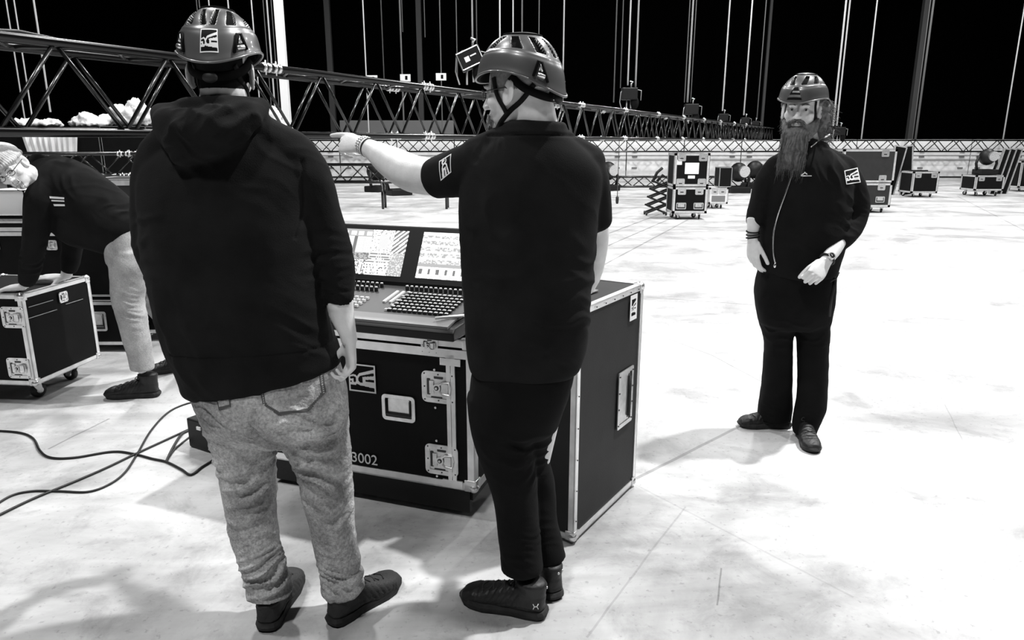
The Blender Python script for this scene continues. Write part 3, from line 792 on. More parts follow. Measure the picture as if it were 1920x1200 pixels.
def scr_l(u, v):
    h = math.sin(int(u*64)*12.9+int(v*44)*78.2)*43758.5; h -= math.floor(h)
    if u < .48:
        if v < .16: return 4 if (int(u*26) % 3 and .05 < v < .13) else 2
        if v < .52: return (4 if (int(u*60) % 2 and int(v*40) % 2) else 3) if not (.22 < u < .26) else 1
        if v < .68: return 2 if h > .3 else 1
        return 4 if (int(u*22) % 2 == 0 and int(v*30) % 2 == 0 or h > .55) else 1
    if u < .80:
        if v < .5: return 3 if (.60 < u < .74 and .1 < v < .44) else (4 if h > .25 else 2)
        if v < .72: return 1 if int(v*36) % 2 and h > .3 else 3
        return 4 if int(v*34) % 2 else (1 if h > .6 else 4)
    if v < .5: return 4 if math.sin(u*90+v*60) > .1 else 1
    return 3 if h > .6 else 2
def scr_r(u, v):
    h = math.sin(int(u*48)*12.9+int(v*44)*78.2)*43758.5; h -= math.floor(h)
    if v < .06: return 4
    if v < .68: return 4 if int(v*22) % 3 == 0 else (3 if h > .35 else 2)
    if v < .76: return 2
    if v > .94: return 3 if h > .4 else 4
    return 1 if (int(u*26) % 3 == 1 and .80 < v < .92) else (4 if h > .2 else 3)
def onscr(x, y):
    d = RZ(rz).transposed() @ V(ray(x, y)); o = RZ(rz).transposed() @ (V((0, 0, CH))-V((cp.x, cp.y, .785)))
    t = (s0-o).dot(sN)/d.dot(sN); q = o+d*t; return q.x, (q-s0).dot(sD)/sD.dot(sD)
xa = onscr(760, 480)[0]; xb = onscr(787, 485)[0]
for nm, x0, x1, fn in (('screen', xa-.36, xa, scr_l), ('screen', xb, min(xb+.36, -.015), scr_r)):
    C_ = [s0+sD*k+V((x, 0, 0))+sN*.003 for x, k in ((x0, .90), (x1, .90), (x1, .09), (x0, .09))]
    patch(nm, con, C_, 64, 44, fn, EM, out=sN)
pn = MB(); pn.tube([V((0, 0, 0)), V((.10, .09, 0))], .006, 8); pn.tube([V((.10, .09, 0)), V((.12, .108, 0))], [.006, .002], 8)
p_ = con.matrix_basis @ V((-.10, .05, .077)); po = pn.obj('stylus', M['keycap'], None, True, p_); po.rotation_euler = (0, 0, rz); tagp(po, 'pale stylus lying on the right end of the console armrest', 'stylus')

# ------------------------------------------------------------------ cases further off
def stack_case(label, x0, x1, ybot, Y, z0, z1, D, panel='lam', joint=None, base=0, rz=0, wheels=True, lat=None, hand=None, aw=.05, simple=True, balls=False, name='flight_case'):
    p0 = at(x0, ybot, Y); p1 = at(x1, ybot, Y)
    k = Case(label, (p0.x, Y, base) if base else (p0.x, Y), rz, p1.x-p0.x, D, z0, z1, panel, aw, wheels=wheels, joint=joint, balls=balls, name=name)
    for u, z in (lat or []): k.latch('front', u*k.W, z, 1.1, simple)
    for u, z in (hand or []): k.handle('front', u*k.W, z, .2, .13)
    return k
k = stack_case('lower black flight case of the stack right of the pointing man, on wheels', 1260, 1325, 400, 14.6, .13, .66, .6, lat=[(.25, .578), (.75, .578)], hand=[(.25, .28), (.75, .28)])
k = stack_case('upper black flight case of the stack, with a white paper label', 1262, 1328, 355, 14.6, 0, .66, .6, base=.665, wheels=False, lat=[(.2, .575), (.8, .575), (.2, .085), (.8, .085)])
k.plate('paper_label', 'front', k.W*.5, .36, .28, .22, M['paper']); k.plate('paper_label', 'front', k.W*.5, .19, .14, .06, M['paper']); k.plate('sticker', 'front', k.W*.14, .48, .1, .1, M['paper'])
k = stack_case('small pale fronted case on wheels, right of the two case stack', 1328, 1364, 385, 17, .12, .50, .5, panel='whitep', aw=.04, lat=[(.3, .42), (.7, .42)])
k.plate('grey_label', 'front', k.W*.5, .24, .32, .14, M['greyp'])
k = stack_case('black box standing on the small pale fronted case', 1347, 1371, 355, 17.1, 0, .46, .4, base=.502, wheels=False, aw=.015)
k = stack_case('lower grey panelled flight case behind the bearded man\'s arm', 1576, 1668, 392, 16, .13, .66, .7, panel='lam_grey', lat=[(.78, .575)], hand=[(.78, .30)])
k = stack_case('upper grey panelled flight case behind the bearded man\'s arm', 1576, 1676, 340, 16, 0, .72, .7, panel='lam_grey', base=.665, wheels=False, lat=[(.78, .63), (.78, .09)])
k = stack_case('black trunk case on wheels between the leaning boards and the equipment cart', 1708, 1757, 362, 20.6, .12, .72, .7, lat=[(.2, .62), (.8, .62)], joint=None)
k.plate('lid_bar', 'top', k.W*.4, .3, .5, .1, M['blackm'], .03)
k = stack_case('black wheeled case under a heap of equipment at far right', 1826, 1880, 362, 21, .16, .60, .7, lat=[(.2, .51), (.8, .51)])
k = stack_case('tall dark case cut off by the right edge of the view', 1911, 1960, 340, 23, .12, .95, .7, lat=[(.2, .8)])
# leaning boards and slats
def board(p, w_, h_, t, tilt, rz, m, label, name='leaning_board', frame_=True):
    r = thing(name, label, 'board', p, rz); R = RY(tilt)
    MB().box(R @ V((0, 0, h_/2)), (w_, t, h_), R, bev=.004).obj('panel', m, r)
    if frame_:
        mb = MB()
        for k in (-1, 1): mb.box(R @ V((k*w_/2, -t*.2, h_/2)), (.035, t*1.6, h_), R)
        mb.box(R @ V((0, -t*.2, h_)), (w_, t*1.6, .035), R); mb.obj('edging', M['alu'], r)
    return r
p = at(1700, 330, 21.5)
board((p.x-.46, 21.6, 0), .34, 1.42, .04, .16, 0, M['lam'], 'left of two black boards leaning together behind the trunk case')
board((p.x+.14, 21.72, 0), .34, 1.42, .04, -.10, 0, M['lam'], 'right of two black boards leaning together behind the trunk case')
for i in range(3):
    p = at(1864+i*13, 330, 22)
    board((p.x, 22+i*.05, 0), .17, 1.35, .05, .19, 0, M['lam'], ('leftmost', 'middle', 'rightmost')[i]+' of three slanted black boards behind the heaped cart at far right')
p = at(1850, 330, 21.2)
hp = thing('stage_light', 'black stage light resting on the wheeled case at far right', 'stage light', (p.x, 21.3, .61))
def light_parts(t, s=1.0):
    MB().box((0, 0, .06*s), (.42*s, .34*s, .12*s), bev=.02*s).obj('base', M['blackm'], t)
    mb = MB()
    for k in (-1, 1): MB().tube([V((k*.2*s, 0, .1*s)), V((k*.24*s, 0, .25*s)), V((k*.2*s, 0, .42*s))], .03*s, 8).obj('yoke_arm', M['blackm'], t, True)
    mb = MB(); mb.ell((0, 0, .40*s), (.17*s, .2*s, .19*s)); mb.obj('head', M['blackm'], t, True)
    MB().cyl((.02*s, -.19*s, .42*s), .11*s, .05*s, (0, 1, .1), 16).obj('lens', M['zinc'], t)
light_parts(hp, 1.25)
def dup(root, loc, rz=0, label=None):
    r = root.copy(); COL.objects.link(r); r.location = loc; r.rotation_euler = (0, 0, rz)
    if label: r['label'] = label
    for ch in list(root.children):
        c = ch.copy(); COL.objects.link(c); c.parent = r
        for g in ch.children: d = g.copy(); COL.objects.link(d); d.parent = c
    return r
for x, Y, rz_, lb in ((1140, 23.5, .4, 'black stage light on the floor just right of the pointing man\'s back'), (1385, 22.5, .2, 'black stage light left of the bearded man, near the floor truss'), (1415, 24.6, 2.2, 'black stage light closest to the bearded man\'s shoulder'),
                      (746, 21.5, .6, 'black stage light in the clutter above the pointing arm'), (790, 22.6, -.5, 'black stage light second in the clutter above the pointing forearm'), (838, 21.5, .1, 'black stage light in the clutter next to the pointing man\'s sleeve'), (705, 23, 1.2, 'black stage light farthest left in the clutter behind the pointing wrist')):
    p = at(x, 320, Y); r_ = dup(hp, (p.x, Y, 0), rz_, lb); r_['group'] = 'stage lights standing along the back'
    r_.scale = (1.25,)*3
hp['group'] = 'stage lights standing along the back'
# folded black lattice stand left of the stack
p = at(1230, 385, 15.6); t = thing('lattice_stand', 'black folded lattice stand left of the two case stack', 'stand', (p.x, 15.6, 0))
mb = MB()
for i in range(4):
    for a, b in (((-.22, .05+.17*i), (.2, .22+.17*i)), ((.2, .05+.17*i), (-.22, .22+.17*i))):
        for y in (-.12, .12): mb.tube([V((a[0]+.04*i, y, a[1])), V((b[0]+.04*i, y, b[1]))], .022, 6)
mb.obj('lattice', M['blackm'], t); mb = MB()
for x, y in ((-.22, -.12), (.2, -.12), (-.22, .12), (.2, .12)): mb.cyl((x, y, .04), .04, .03, (1, 0, 0), 10)
mb.obj('wheel', M['rubber'], t)
mb = MB(); mb.tube([V((0, 0, .72)), V((.1, -.05, .85)), V((.22, 0, .78)), V((.3, .05, .95))], .03, 8); mb.tube([V((-.1, 0, .7)), V((0, .05, .9)), V((.1, 0, 1.0))], .03, 8); mb.obj('hose', M['rubber'], t, True)
# hanging pendant
p = at(1157, 382, 14.22); o = MB().tube([V((0, 0, 0)), V((0, 0, .04)), V((.0, 0, .13)), V((0, 0, .15)), V((0, 0, 1.6-p.z))], [.02, .03, .03, .008, .006], 8).obj('hanging_controller', M['rubber'], None, True, (p.x, 14.22, p.z)); tagp(o, 'small black controller dangling on a thin cord right of the polo back', 'controller')

# left background cases
def lcase(*a, **k): return stack_case(*a, simple=False, **k)
k = stack_case('long black flight case behind the leaning man, level with his thighs', -60, 262, 545, 5.3, .40, .985, .6, aw=.022, joint=[.90], base=0, wheels=False, simple=False)
for u in (.20, .53, .66): k.latch('front', u*k.W, .80, .55, False)
k = stack_case('black flight case with a square handle on the floor behind the leaning man', 150, 250, 690, 5.2, .05, .395, .5, aw=.03, wheels=False, simple=False, balls=True)
k.handle('front', k.W*.42, .24, .17, .15)
k = stack_case('low black flight case on the floor behind the hooded man\'s left arm', 262, 420, 660, 5.5, .06, .36, .6, aw=.035, wheels=False, simple=False)
k = stack_case('big grey panelled case behind the leaning man\'s back', 150, 330, 420, 7.2, .12, 1.18, .8, panel='lam_grey', aw=.055, simple=False)
k.latch('front', k.W*.62, .76, 1.4); k.latch('front', k.W*.62, .3, 1.4)
k = stack_case('white box on the long case behind the leaning man\'s hands', -20, 54, 420, 5.5, .0, .20, .3, panel='whitep', aw=.012, base=.99, wheels=False, name='white_box')
def heap(p, r, m, label, name, cat, sd=1.0, voxel=.03):
    s = Solid(); rr = random.Random(sd)
    for i in range(9): s.ell((rr.uniform(-.7, .7)*r[0], rr.uniform(-.5, .5)*r[1], rr.uniform(.2, .55)*r[2]), (r[0]*rr.uniform(.25, .5), r[1]*.5, r[2]*rr.uniform(.25, .5)))
    s.ell((0, 0, r[2]*.2), (r[0], r[1], r[2]*.25))
    o = s.grow(name, m, None, voxel, 2, lambda P, N_: .035*wob(P, 4, sd)+.02*wob(P, 9, sd)-.03*np.abs(wob(P, 14, sd+2)))
    for v in o.data.vertices: v.co.z = max(v.co.z, .002)
    o.location = p; return tagp(o, label, cat)
for i, (xa_, xb_, yt, lb) in enumerate(((20, 125, 238, 'leftmost'), (132, 205, 238, 'middle'), (208, 292, 236, 'rightmost'))):
    k = stack_case(lb+' of three tall black cases beyond the flown truss at left', xa_, xb_, 400, 12.5, .12, zat(yt, 12.5), .8, aw=.012)
    p = at((xa_+xb_)/2, 240, 12.8); h_ = (.16, .26, .46)[i]
    heap((p.x, 12.85, zat(yt, 12.5)+.005), (.36, .28, h_), M['cloth'], 'crumpled white cloth on the '+lb+' tall black case at left', 'cloth_bundle', 'cloth', 3.0+i)
heap((at(505, 200, 10).x, 10, 1.62), (.3, .2, .45), M['cloth'], 'pale cloth bundle on a small shelf right of the hooded man\'s neck', 'cloth_bundle', 'cloth', 8.0)
k = stack_case('tall slim black case under the cloth bundle right of the hooded man\'s neck', 470, 540, 330, 10, .1, 1.61, .5, aw=.012)
# pleated curtain under the flown truss
def curtain(name, x0, x1, Y, z0, z1, amp, n, m, label, gather=0):
    vs, fs = [], []; nx, nz = 120, 8; p0 = at(x0, 270, Y).x; p1 = at(x1, 270, Y).x
    for side in (0, 1):
        for j in range(nz+1):
            for i in range(nx+1):
                u = i/nx; v = j/nz; g = 1-gather*(1-v)*.5
                x = p0+(p1-p0)*(.5+(u-.5)*g); y = Y+amp*math.sin(u*n*2*PI+.6*math.sin(u*17))*(.5+.5*v)+side*.006
                vs.append(V((x, y, z0+(z1-z0)*v)))
    W_ = nx+1; S_ = W_*(nz+1)
    for j in range(nz):
        for i in range(nx):
            a = j*W_+i; fs.append((a, a+1, a+W_+1, a+W_)); fs.append((S_+a, S_+a+W_, S_+a+W_+1, S_+a+1))
    for j in range(nz):
        for a in (j*W_, j*W_+nx): fs.append((a, a+W_, S_+a+W_, S_+a))
    o = mesh_obj(name, vs, fs, m, None, None, True); return tagp(o, label, 'curtain')
curtain('gathered_curtain', 42, 150, 12.42, zat(292, 12.42), zat(248, 12.42), .05, 9, M['cloth'], 'gathered white curtain hanging behind the leaning man\'s head', .3)
p = at(745, 246, 34); o = MB().box((0, 0, 0), (5.2, .3, .95), bev=.02).obj('grey_platform', M['greyp'], None, False, (p.x, 34, zat(246, 34))); tagp(o, 'long pale grey platform seen through the truss above the pointing arm', 'platform')
for q, (dx) in enumerate((-2.2, 2.2)):
    pass
mb = MB(); 
for dx in (-2.2, -.7, .7, 2.2): mb.tube([V((dx, 0, -(o.location.z))), V((dx, 0, -.46))], .04, 6)
mb.obj('leg', M['blackm'], o)
# draped white fabric on the floor, left of the pointing hand
for i, (x, y, rx, rz_, h_) in enumerate(((630, 322, .8, .5, .45), (672, 318, .7, .5, .38), (705, 326, .6, .4, .25))):
    pp = fl(x, y+6); heap((pp.x, pp.y, 0), (rx, rz_, h_), M['cloth'], ('large', 'middle', 'small')[i]+' heap of white fabric on the floor beyond the pointing hand', 'fabric_heap', 'cloth', 12.0+i, .035)
truss('low_truss', 'low black truss standing on the floor beyond the pointing hand', (at(585, 300, 17).x, 17, .62), (at(860, 300, 17).x, 17, .62), .4, .35, .4, M['truss'], .03, .016, 0, None, 5, 0)
lt = [o for o in SC.objects if o.name.startswith('low_truss')][0]
for x in (.1, 1.6, 3.1):
    for y in (0, .35): MB().tube([V((x, y, -.62)), V((x, y, 0))], .03, 8).obj('leg', M['truss'], lt, True)

# power box and floor cables
pb = thing('power_box', 'small black box on the floor behind the hooded man\'s left leg', 'box', (-1.687, 3.464, 0), math.atan2(-.111, .192))
bevel(MB().box((.27, .13, .082), (.54, .26, .16)).obj('housing', M['blackm'], pb), .008)
MB().box((.10, -.003, .125), (.03, .008, .016)).obj('indicator', M['white'], pb)
mb = MB(); mb.tube([V((.05, .1, .16)), V((.1, .1, .175)), V((.2, .12, .175)), V((.3, .12, .16))], .005, 8).obj('grip', M['rubber'], pb, True)
def spline(P, n=10):
    out = []
    for i in range(len(P)-1):
        p0, p1, p2, p3 = P[max(i-1, 0)], P[i], P[i+1], P[min(i+2, len(P)-1)]
        for q in range(n):
            t = q/n; out.append(.5*((2*p1)+(p2-p0)*t+(2*p0-5*p1+4*p2-p3)*t*t+(3*p1-p0-3*p2+p3)*t**3))
    out.append(P[-1]); return out
def floor_cable(pts, r, label):
    P = [fl(x, y, r) for x, y in pts]; P[0].z = r
    o = MB().tube(spline(P), r, 8).obj('floor_cable', M['cable'], None, True); return tagp(o, label, 'cable')
floor_cable([(-20, 807), (35, 811), (62, 822), (75, 845), (95, 858), (140, 858), (210, 847), (250, 851), (285, 860), (312, 866), (340, 880), (358, 890), (380, 875), (405, 860)], .0062, 'black cable curving across the floor, the rearmost at left')
floor_cable([(-20, 975), (60, 936), (140, 903), (200, 877), (250, 853), (300, 830), (352, 806)], .006, 'straight black cable running diagonally to the small black box')
floor_cable([(-20, 955), (20, 930), (60, 921), (110, 921), (165, 922), (205, 908), (235, 885), (258, 850), (285, 805), (320, 770), (365, 753), (400, 752)], .0055, 'black cable looping up towards the hooded man\'s hip, front of the crossing')
floor_cable([(312, 865), (325, 838), (340, 815), (352, 808)], .007, 'short black cable lead rising to the small black box')
floor_cable([(315, 860), (330, 840), (355, 820)], .005, 'short thin black lead beside the thicker lead to the box')

# ------------------------------------------------------------------ people
def limb(s, secs, seg=28, flat=1.0, side=None, pw=2.0):
    """secs: (point, radius); round sections square to the path"""
    out = []; n = len(secs)
    for i, (p, r) in enumerate(secs):
        t = (V(secs[min(i+1, n-1)][0])-V(secs[max(i-1, 0)][0])).normalized()
        a = V((1, 0, 0))-t*t.x if abs(t.x) < .9 else V((0, 1, 0))-t*t.y
        a.normalize(); b = t.cross(a); out.append((p, a*r, b*r*flat))
    return s.loft(out, seg, pw)
def rows(lst, tilt=0.0, yaw=0.0, tl={}):
    """silhouette rows (y, left, right, depth, half thickness) -> sections"""
    out = []
    for i_, (y, xl, xr, Y, dp) in enumerate(lst):
        a, b = at(xl, y, Y), at(xr, y, Y); h = (b-a).length/2; R = RZ(yaw)
        out.append(((a+b)/2, R @ V((h, 0, tl.get(i_, tilt))), R @ V((0, dp if dp > 0 else h*-dp, 0))))
    return out
def face_parts(s, c, R, ears=True, k=1.0):
    c = V(c)
    def e(p, r, Q=None): s.ell(c+R @ (V(p)*k), [q*k for q in r], R @ Q if Q else R, 20, 14)
    e((0, -.014, .032), (.076, .096, .084)); e((0, .022, -.012), (.066, .068, .088)); e((0, .030, -.062), (.052, .052, .048)); e((0, .050, -.088), (.030, .030, .024))
    for q in (-1, 1):
        e((q*.042, .052, -.024), (.024, .026, .024)); e((q*.045, .012, -.062), (.018, .03, .03))
        e((q*.026, .080, .020), (.024, .012, .008)); e((q*.011, .098, -.033), (.009, .010, .007))
        e((q*.031, .0715, -.0030), (.014, .0130, .0060)); e((q*.031, .074, .0095), (.015, .0125, .0050))
        if ears:
            Q = RX(.15) @ RZ(q*.35)
            e((q*.084, -.012, -.006), (.0065, .021, .035), Q); e((q*.078, .004, -.016), (.008, .010, .024), Q)
            e((q*.082, .000, -.034), (.006, .010, .012), Q)
    s.chain([(c+R @ V((0, .082, .012))*k, .008*k), (c+R @ V((0, .096, -.012))*k, .0085*k), (c+R @ V((0, .106, -.030))*k, .0105*k)])
    e((0, .078, -.050), (.022, .014, .010)); e((0, .086, -.056), (.023, .008, .0045)); e((0, .084, -.066), (.018, .009, .0055)); e((0, .074, -.092), (.017, .015, .014))
def face_disp(c, R, k=1.0):
    c = np.array(c); Rm = np.array([[R[i][j] for j in range(3)] for i in range(3)])
    def fn(P, Nn):
        Q = ((P-c) @ Rm)/k; d = np.zeros(len(P))
        for q in (-1, 1):
            d -= .0075*np.exp(-(((Q[:, 0]-q*.031)/.016)**2+((Q[:, 1]-.08)/.03)**2+((Q[:, 2]-.006)/.0095)**2))
            r2 = ((Q[:, 1]+.002)/.010)**2+((Q[:, 2]+.010)/.017)**2
            d -= .008*np.exp(-r2)*(np.abs(Q[:, 0]) > .078)*(Q[:, 0]*q > 0)
        d -= .003*np.exp(-((Q[:, 0]/.020)**2+((Q[:, 1]-.09)/.03)**2+((Q[:, 2]+.0605)/.0022)**2))
        return d*k
    return fn
def ribbon(mb, pts, c, wd, t, bvh=None, off=.003):
    P = [V(p) for p in pts]; c = V(c); vs = []
    P = spline(P, 8)
    if bvh:
        Q = []
        for p in P:
            d = (c-p).normalized(); h = bvh.ray_cast(p-d*.08, d, .16)
            Q.append(h[0]-d*off if h[0] is not None and (h[0]-p).length < .05 else p)
        P = Q
        for _ in range(2): P = [P[0]]+[(P[i-1]+P[i]*2+P[i+1])/4 for i in range(1, len(P)-1)]+[P[-1]]
    n = len(P)
    for i, p in enumerate(P):
        tg = (P[min(i+1, n-1)]-P[max(i-1, 0)]).normalized(); nn = (p-c); nn = (nn-tg*nn.dot(tg)).normalized(); sd = tg.cross(nn)
        for a, b in ((-1, 0), (1, 0), (1, 1), (-1, 1)): vs.append(p+sd*a*wd/2+nn*b*t)
    fs = [(0, 1, 2, 3), tuple((n-1)*4+q for q in (3, 2, 1, 0))]
    for i in range(n-1):
        for k in range(4): fs.append((i*4+k, (i+1)*4+k, (i+1)*4+(k+1) % 4, i*4+(k+1) % 4))
    mb.add(vs, fs)
def hand(s, O, R, curls, k=1.0, thumb=((.5, .75, -.45), .5), spread=.0):
    """R: x towards the thumb, y along the fingers, z out of the back of the hand"""
    O = V(O); T = lambda p: O+R @ (V(p)*k)
    s.loft([(T((0, -.01, 0)), R @ V((.027*k, 0, 0)), R @ V((0, 0, .019*k))), (T((0, .02, 0)), R @ V((.032*k, 0, 0)), R @ V((0, 0, .017*k))),
            (T((.001, .06, .001)), R @ V((.041*k, 0, 0)), R @ V((0, 0, .0145*k))), (T((.001, .088, .001)), R @ V((.040*k, 0, 0)), R @ V((0, 0, .012*k)))], 24, 2.6)
    s.ell(T((.024, .03, -.010)), (.017*k, .03*k, .014*k), R)
    base = ((.031, .090), (.0105, .096), (-.0105, .093), (-.030, .084)); L_ = ((.044, .026, .021), (.049, .030, .022), (.045, .028, .022), (.036, .021, .019)); rr = (.0098, .0098, .0092, .0083)
    for i, (bx, by) in enumerate(base):
        p = V((bx, by, .001)); a = 0; pts = [(T((bx*.9, by-.02, 0)), rr[i]*k*1.05), (T(p), rr[i]*k*1.08)]; sx = spread*(1.5-i)
        for j in range(3):
            a += curls[i][j]; p = p+V((sx*math.cos(a), math.cos(a), -math.sin(a)))*L_[i][j]; pts.append((T(p), rr[i]*k*(1-.08*(j+1))))
        s.chain(pts)
    d = V(thumb[0]).normalized(); p = V((.026, .022, -.008)); pts = [(T(p), .0135*k)]; d2 = d
    for j, l in enumerate((.042, .034, .026)):
        p = p+d2*l; pts.append((T(p), (.0115-.001*j)*k)); d2 = (d2+V((-.35, .55, -.25))*thumb[1]).normalized()
    s.chain(pts)
def helmet(parent, c, R, k=1.0, name='safety_helmet', badge=None, label=None):
    c = V(c)+R @ V((0, -.011, .036)); NP, NV = 264, 84
    def surf_(ph, v, off=0, ins=False):
        zr = -.019+.019*math.cos(ph)+.038*math.sin(ph)**2
        th = v*PI/2; r = max(math.cos(th), 0)**.74; zz = zr+(.130-zr)*math.sin(th)**1.05
        band = .0045*(1/(1+math.exp((v-.33)*70)))+.002*math.exp(-((v-.36)/.03)**2)
        flare = .003*math.exp(-(v/.06)**2)
        crest = .0045/(1+math.exp(-(v-.80)*80))
        off = off+band+flare+crest*.6+.0016*math.cos(ph*2)*math.sin(v*PI)
        return V(((.101+off)*math.sin(ph)*r, (.125+off)*math.cos(ph)*r, zz+off*math.sin(th)))
    def vent(ph, v):
        d = math.degrees(ph); d = (d+180) % 360-180; s_ = abs(d)
        for cn, w_ in ((22, 7.5), (58, 8), (97, 8.5), (137, 8.5), (168, 4.5)):
            if .42 < v < .70 and abs(s_-cn-(v-.56)*34*(1 if cn < 90 else -1)) < w_*(1-.0*v): return True
        return False
    vs, fs, mi = [], [], []
    G = {}
    for side in (0, 1):
        for j in range(NV+1):
            for i in range(NP):
                ph = 2*PI*i/NP; v = min(j/NV, .9995); vt = vent(ph, v) and side == 0
                o = -.011 if side else (-.008 if vt else 0)
                p = surf_(ph, v, o); G[(side, j, i)] = len(vs); vs.append(c+R @ (p*k))
    for side in (0, 1):
        for j in range(NV):
            for i in range(NP):
                q = [G[(side, j, i)], G[(side, j, (i+1) % NP)], G[(side, j+1, (i+1) % NP)], G[(side, j+1, i)]]
                fs.append(q[::-1] if side == 0 else q); ph = 2*PI*(i+.5)/NP; v = (j+.5)/NV
                mi.append(1 if (side == 1 or vent(ph, v)) else 0)
    for i in range(NP):
        fs.append([G[(0, 0, i)], G[(0, 0, (i+1) % NP)], G[(1, 0, (i+1) % NP)], G[(1, 0, i)]]); mi.append(1)
    root = mesh_obj(name, vs, fs, [M['helmet'], M['foam']], parent, mi, True)
    if label: root['label'] = label
    mb = MB(); mb.tube([c+R @ (surf_(2*PI*i/96, .0, .001)*k) for i in range(96)], .0032*k, 8, closed=True); mb.obj('rim', M['helmet'], root, True)
    mb = MB(); mb.tube([c+R @ (surf_(2*PI*i/96, .79, .0015)*k) for i in range(96)], .0016*k, 6, closed=True); mb.obj('crown_seam', M['foam'], root, True)
    for q in (-1, 1):
        for ph0 in (2.35,):
            P = lambda ph, v, o: c+R @ (surf_(q*ph, v, o)*k)
            mb = MB(); mb.use(M['foam']); mb.tube([P(ph0-.17, .07, .003), P(ph0-.05, .27, .004), P(ph0+.05, .27, .004), P(ph0+.17, .07, .003)], .004*k, 8)
            mb.use(M['zinc']); mb.tube([P(ph0-.08, .11, .004), P(ph0+.09, .11, .004)], .0065*k, 8); mb.tube([P(ph0-.03, .16, .004), P(ph0, .24, .004), P(ph0+.03, .16, .004)], .003*k, 8)
            mb.obj('lamp_clip', None, root, True)
    b = bvh_of(root)
    if badge:
        ph, v0, v1, dph, fn, n = badge
        C_ = [c+R @ (surf_(p_, v_, .01)*k) for p_, v_ in ((ph+dph, v1), (ph-dph, v1), (ph-dph, v0), (ph+dph, v0))]
        mid = (C_[0]+C_[1]+C_[2]+C_[3])/4
        patch('printed_logo' if n > 30 else 'badge', root, C_, n, n, fn, WB+[M['zinc']], b, (C_[1]-C_[0]).cross(C_[3]-C_[0])*-1 if True else None, .0012)
    return root
def straps(parent, c, R, bvh, k=1.0, rear=True):
    c = V(c); T = lambda *p: c+R @ (V(p)*k); mb = MB()
    for q in (-1, 1):
        ribbon(mb, [T(q*.083, .050, .052), T(q*.080, .042, .0), T(q*.076, .010, -.074)], T(0, .01, 0), .015, .002, bvh)
        ribbon(mb, [T(q*.060, -.088, .010), T(q*.079, -.045, -.040), T(q*.076, .010, -.074), T(q*.050, .050, -.100), T(q*.015, .062, -.118)], T(0, .01, -.02), .015, .002, bvh)
    o = mb.obj('chin_strap', M['strap'], parent, True)
    if rear:
        mb = MB(); ribbon(mb, [T(-.086, -.02, .035), T(-.080, -.060, -.002), T(-.045, -.108, -.030), T(0, -.122, -.036), T(.045, -.108, -.030), T(.080, -.060, -.002), T(.086, -.02, .035)], T(0, 0, 0), .022, .004, bvh, .006)
        mb.obj('head_cradle', M['foam'], parent, True)
        mb = MB(); mb.ell(T(0, -.126, -.036), (.02, .012, .014), R); mb.obj('adjuster', M['rubber'], parent, True)
def eyes(parent, c, R, look, k=1.0):
    c = V(c)
    for q in (-1, 1):
        p = c+R @ (V((q*.031, .0715, .0015))*k); mb = MB(); mb.use(M['eye']); mb.ell(p, (.0115*k,)*3, None, 16, 12)
        d = V(look).normalized(); mb.use(M['iris']); mb.ell(p+d*.0072*k, (.0058*k,)*3, None, 12, 8); mb.obj('eye', None, parent, True)
        mb = MB(); B_ = [c+R @ (V((q*x, y, z))*k) for x, y, z in ((.013, .094, .020), (.028, .0925, .026), (.045, .080, .022))]
        mb.tube(spline(B_, 5), [.0012*k]+[.0022*k]*8+[.0008*k]*2, 6); mb.obj('eyebrow', M['beard'], parent, True)
SHOE_N = 0
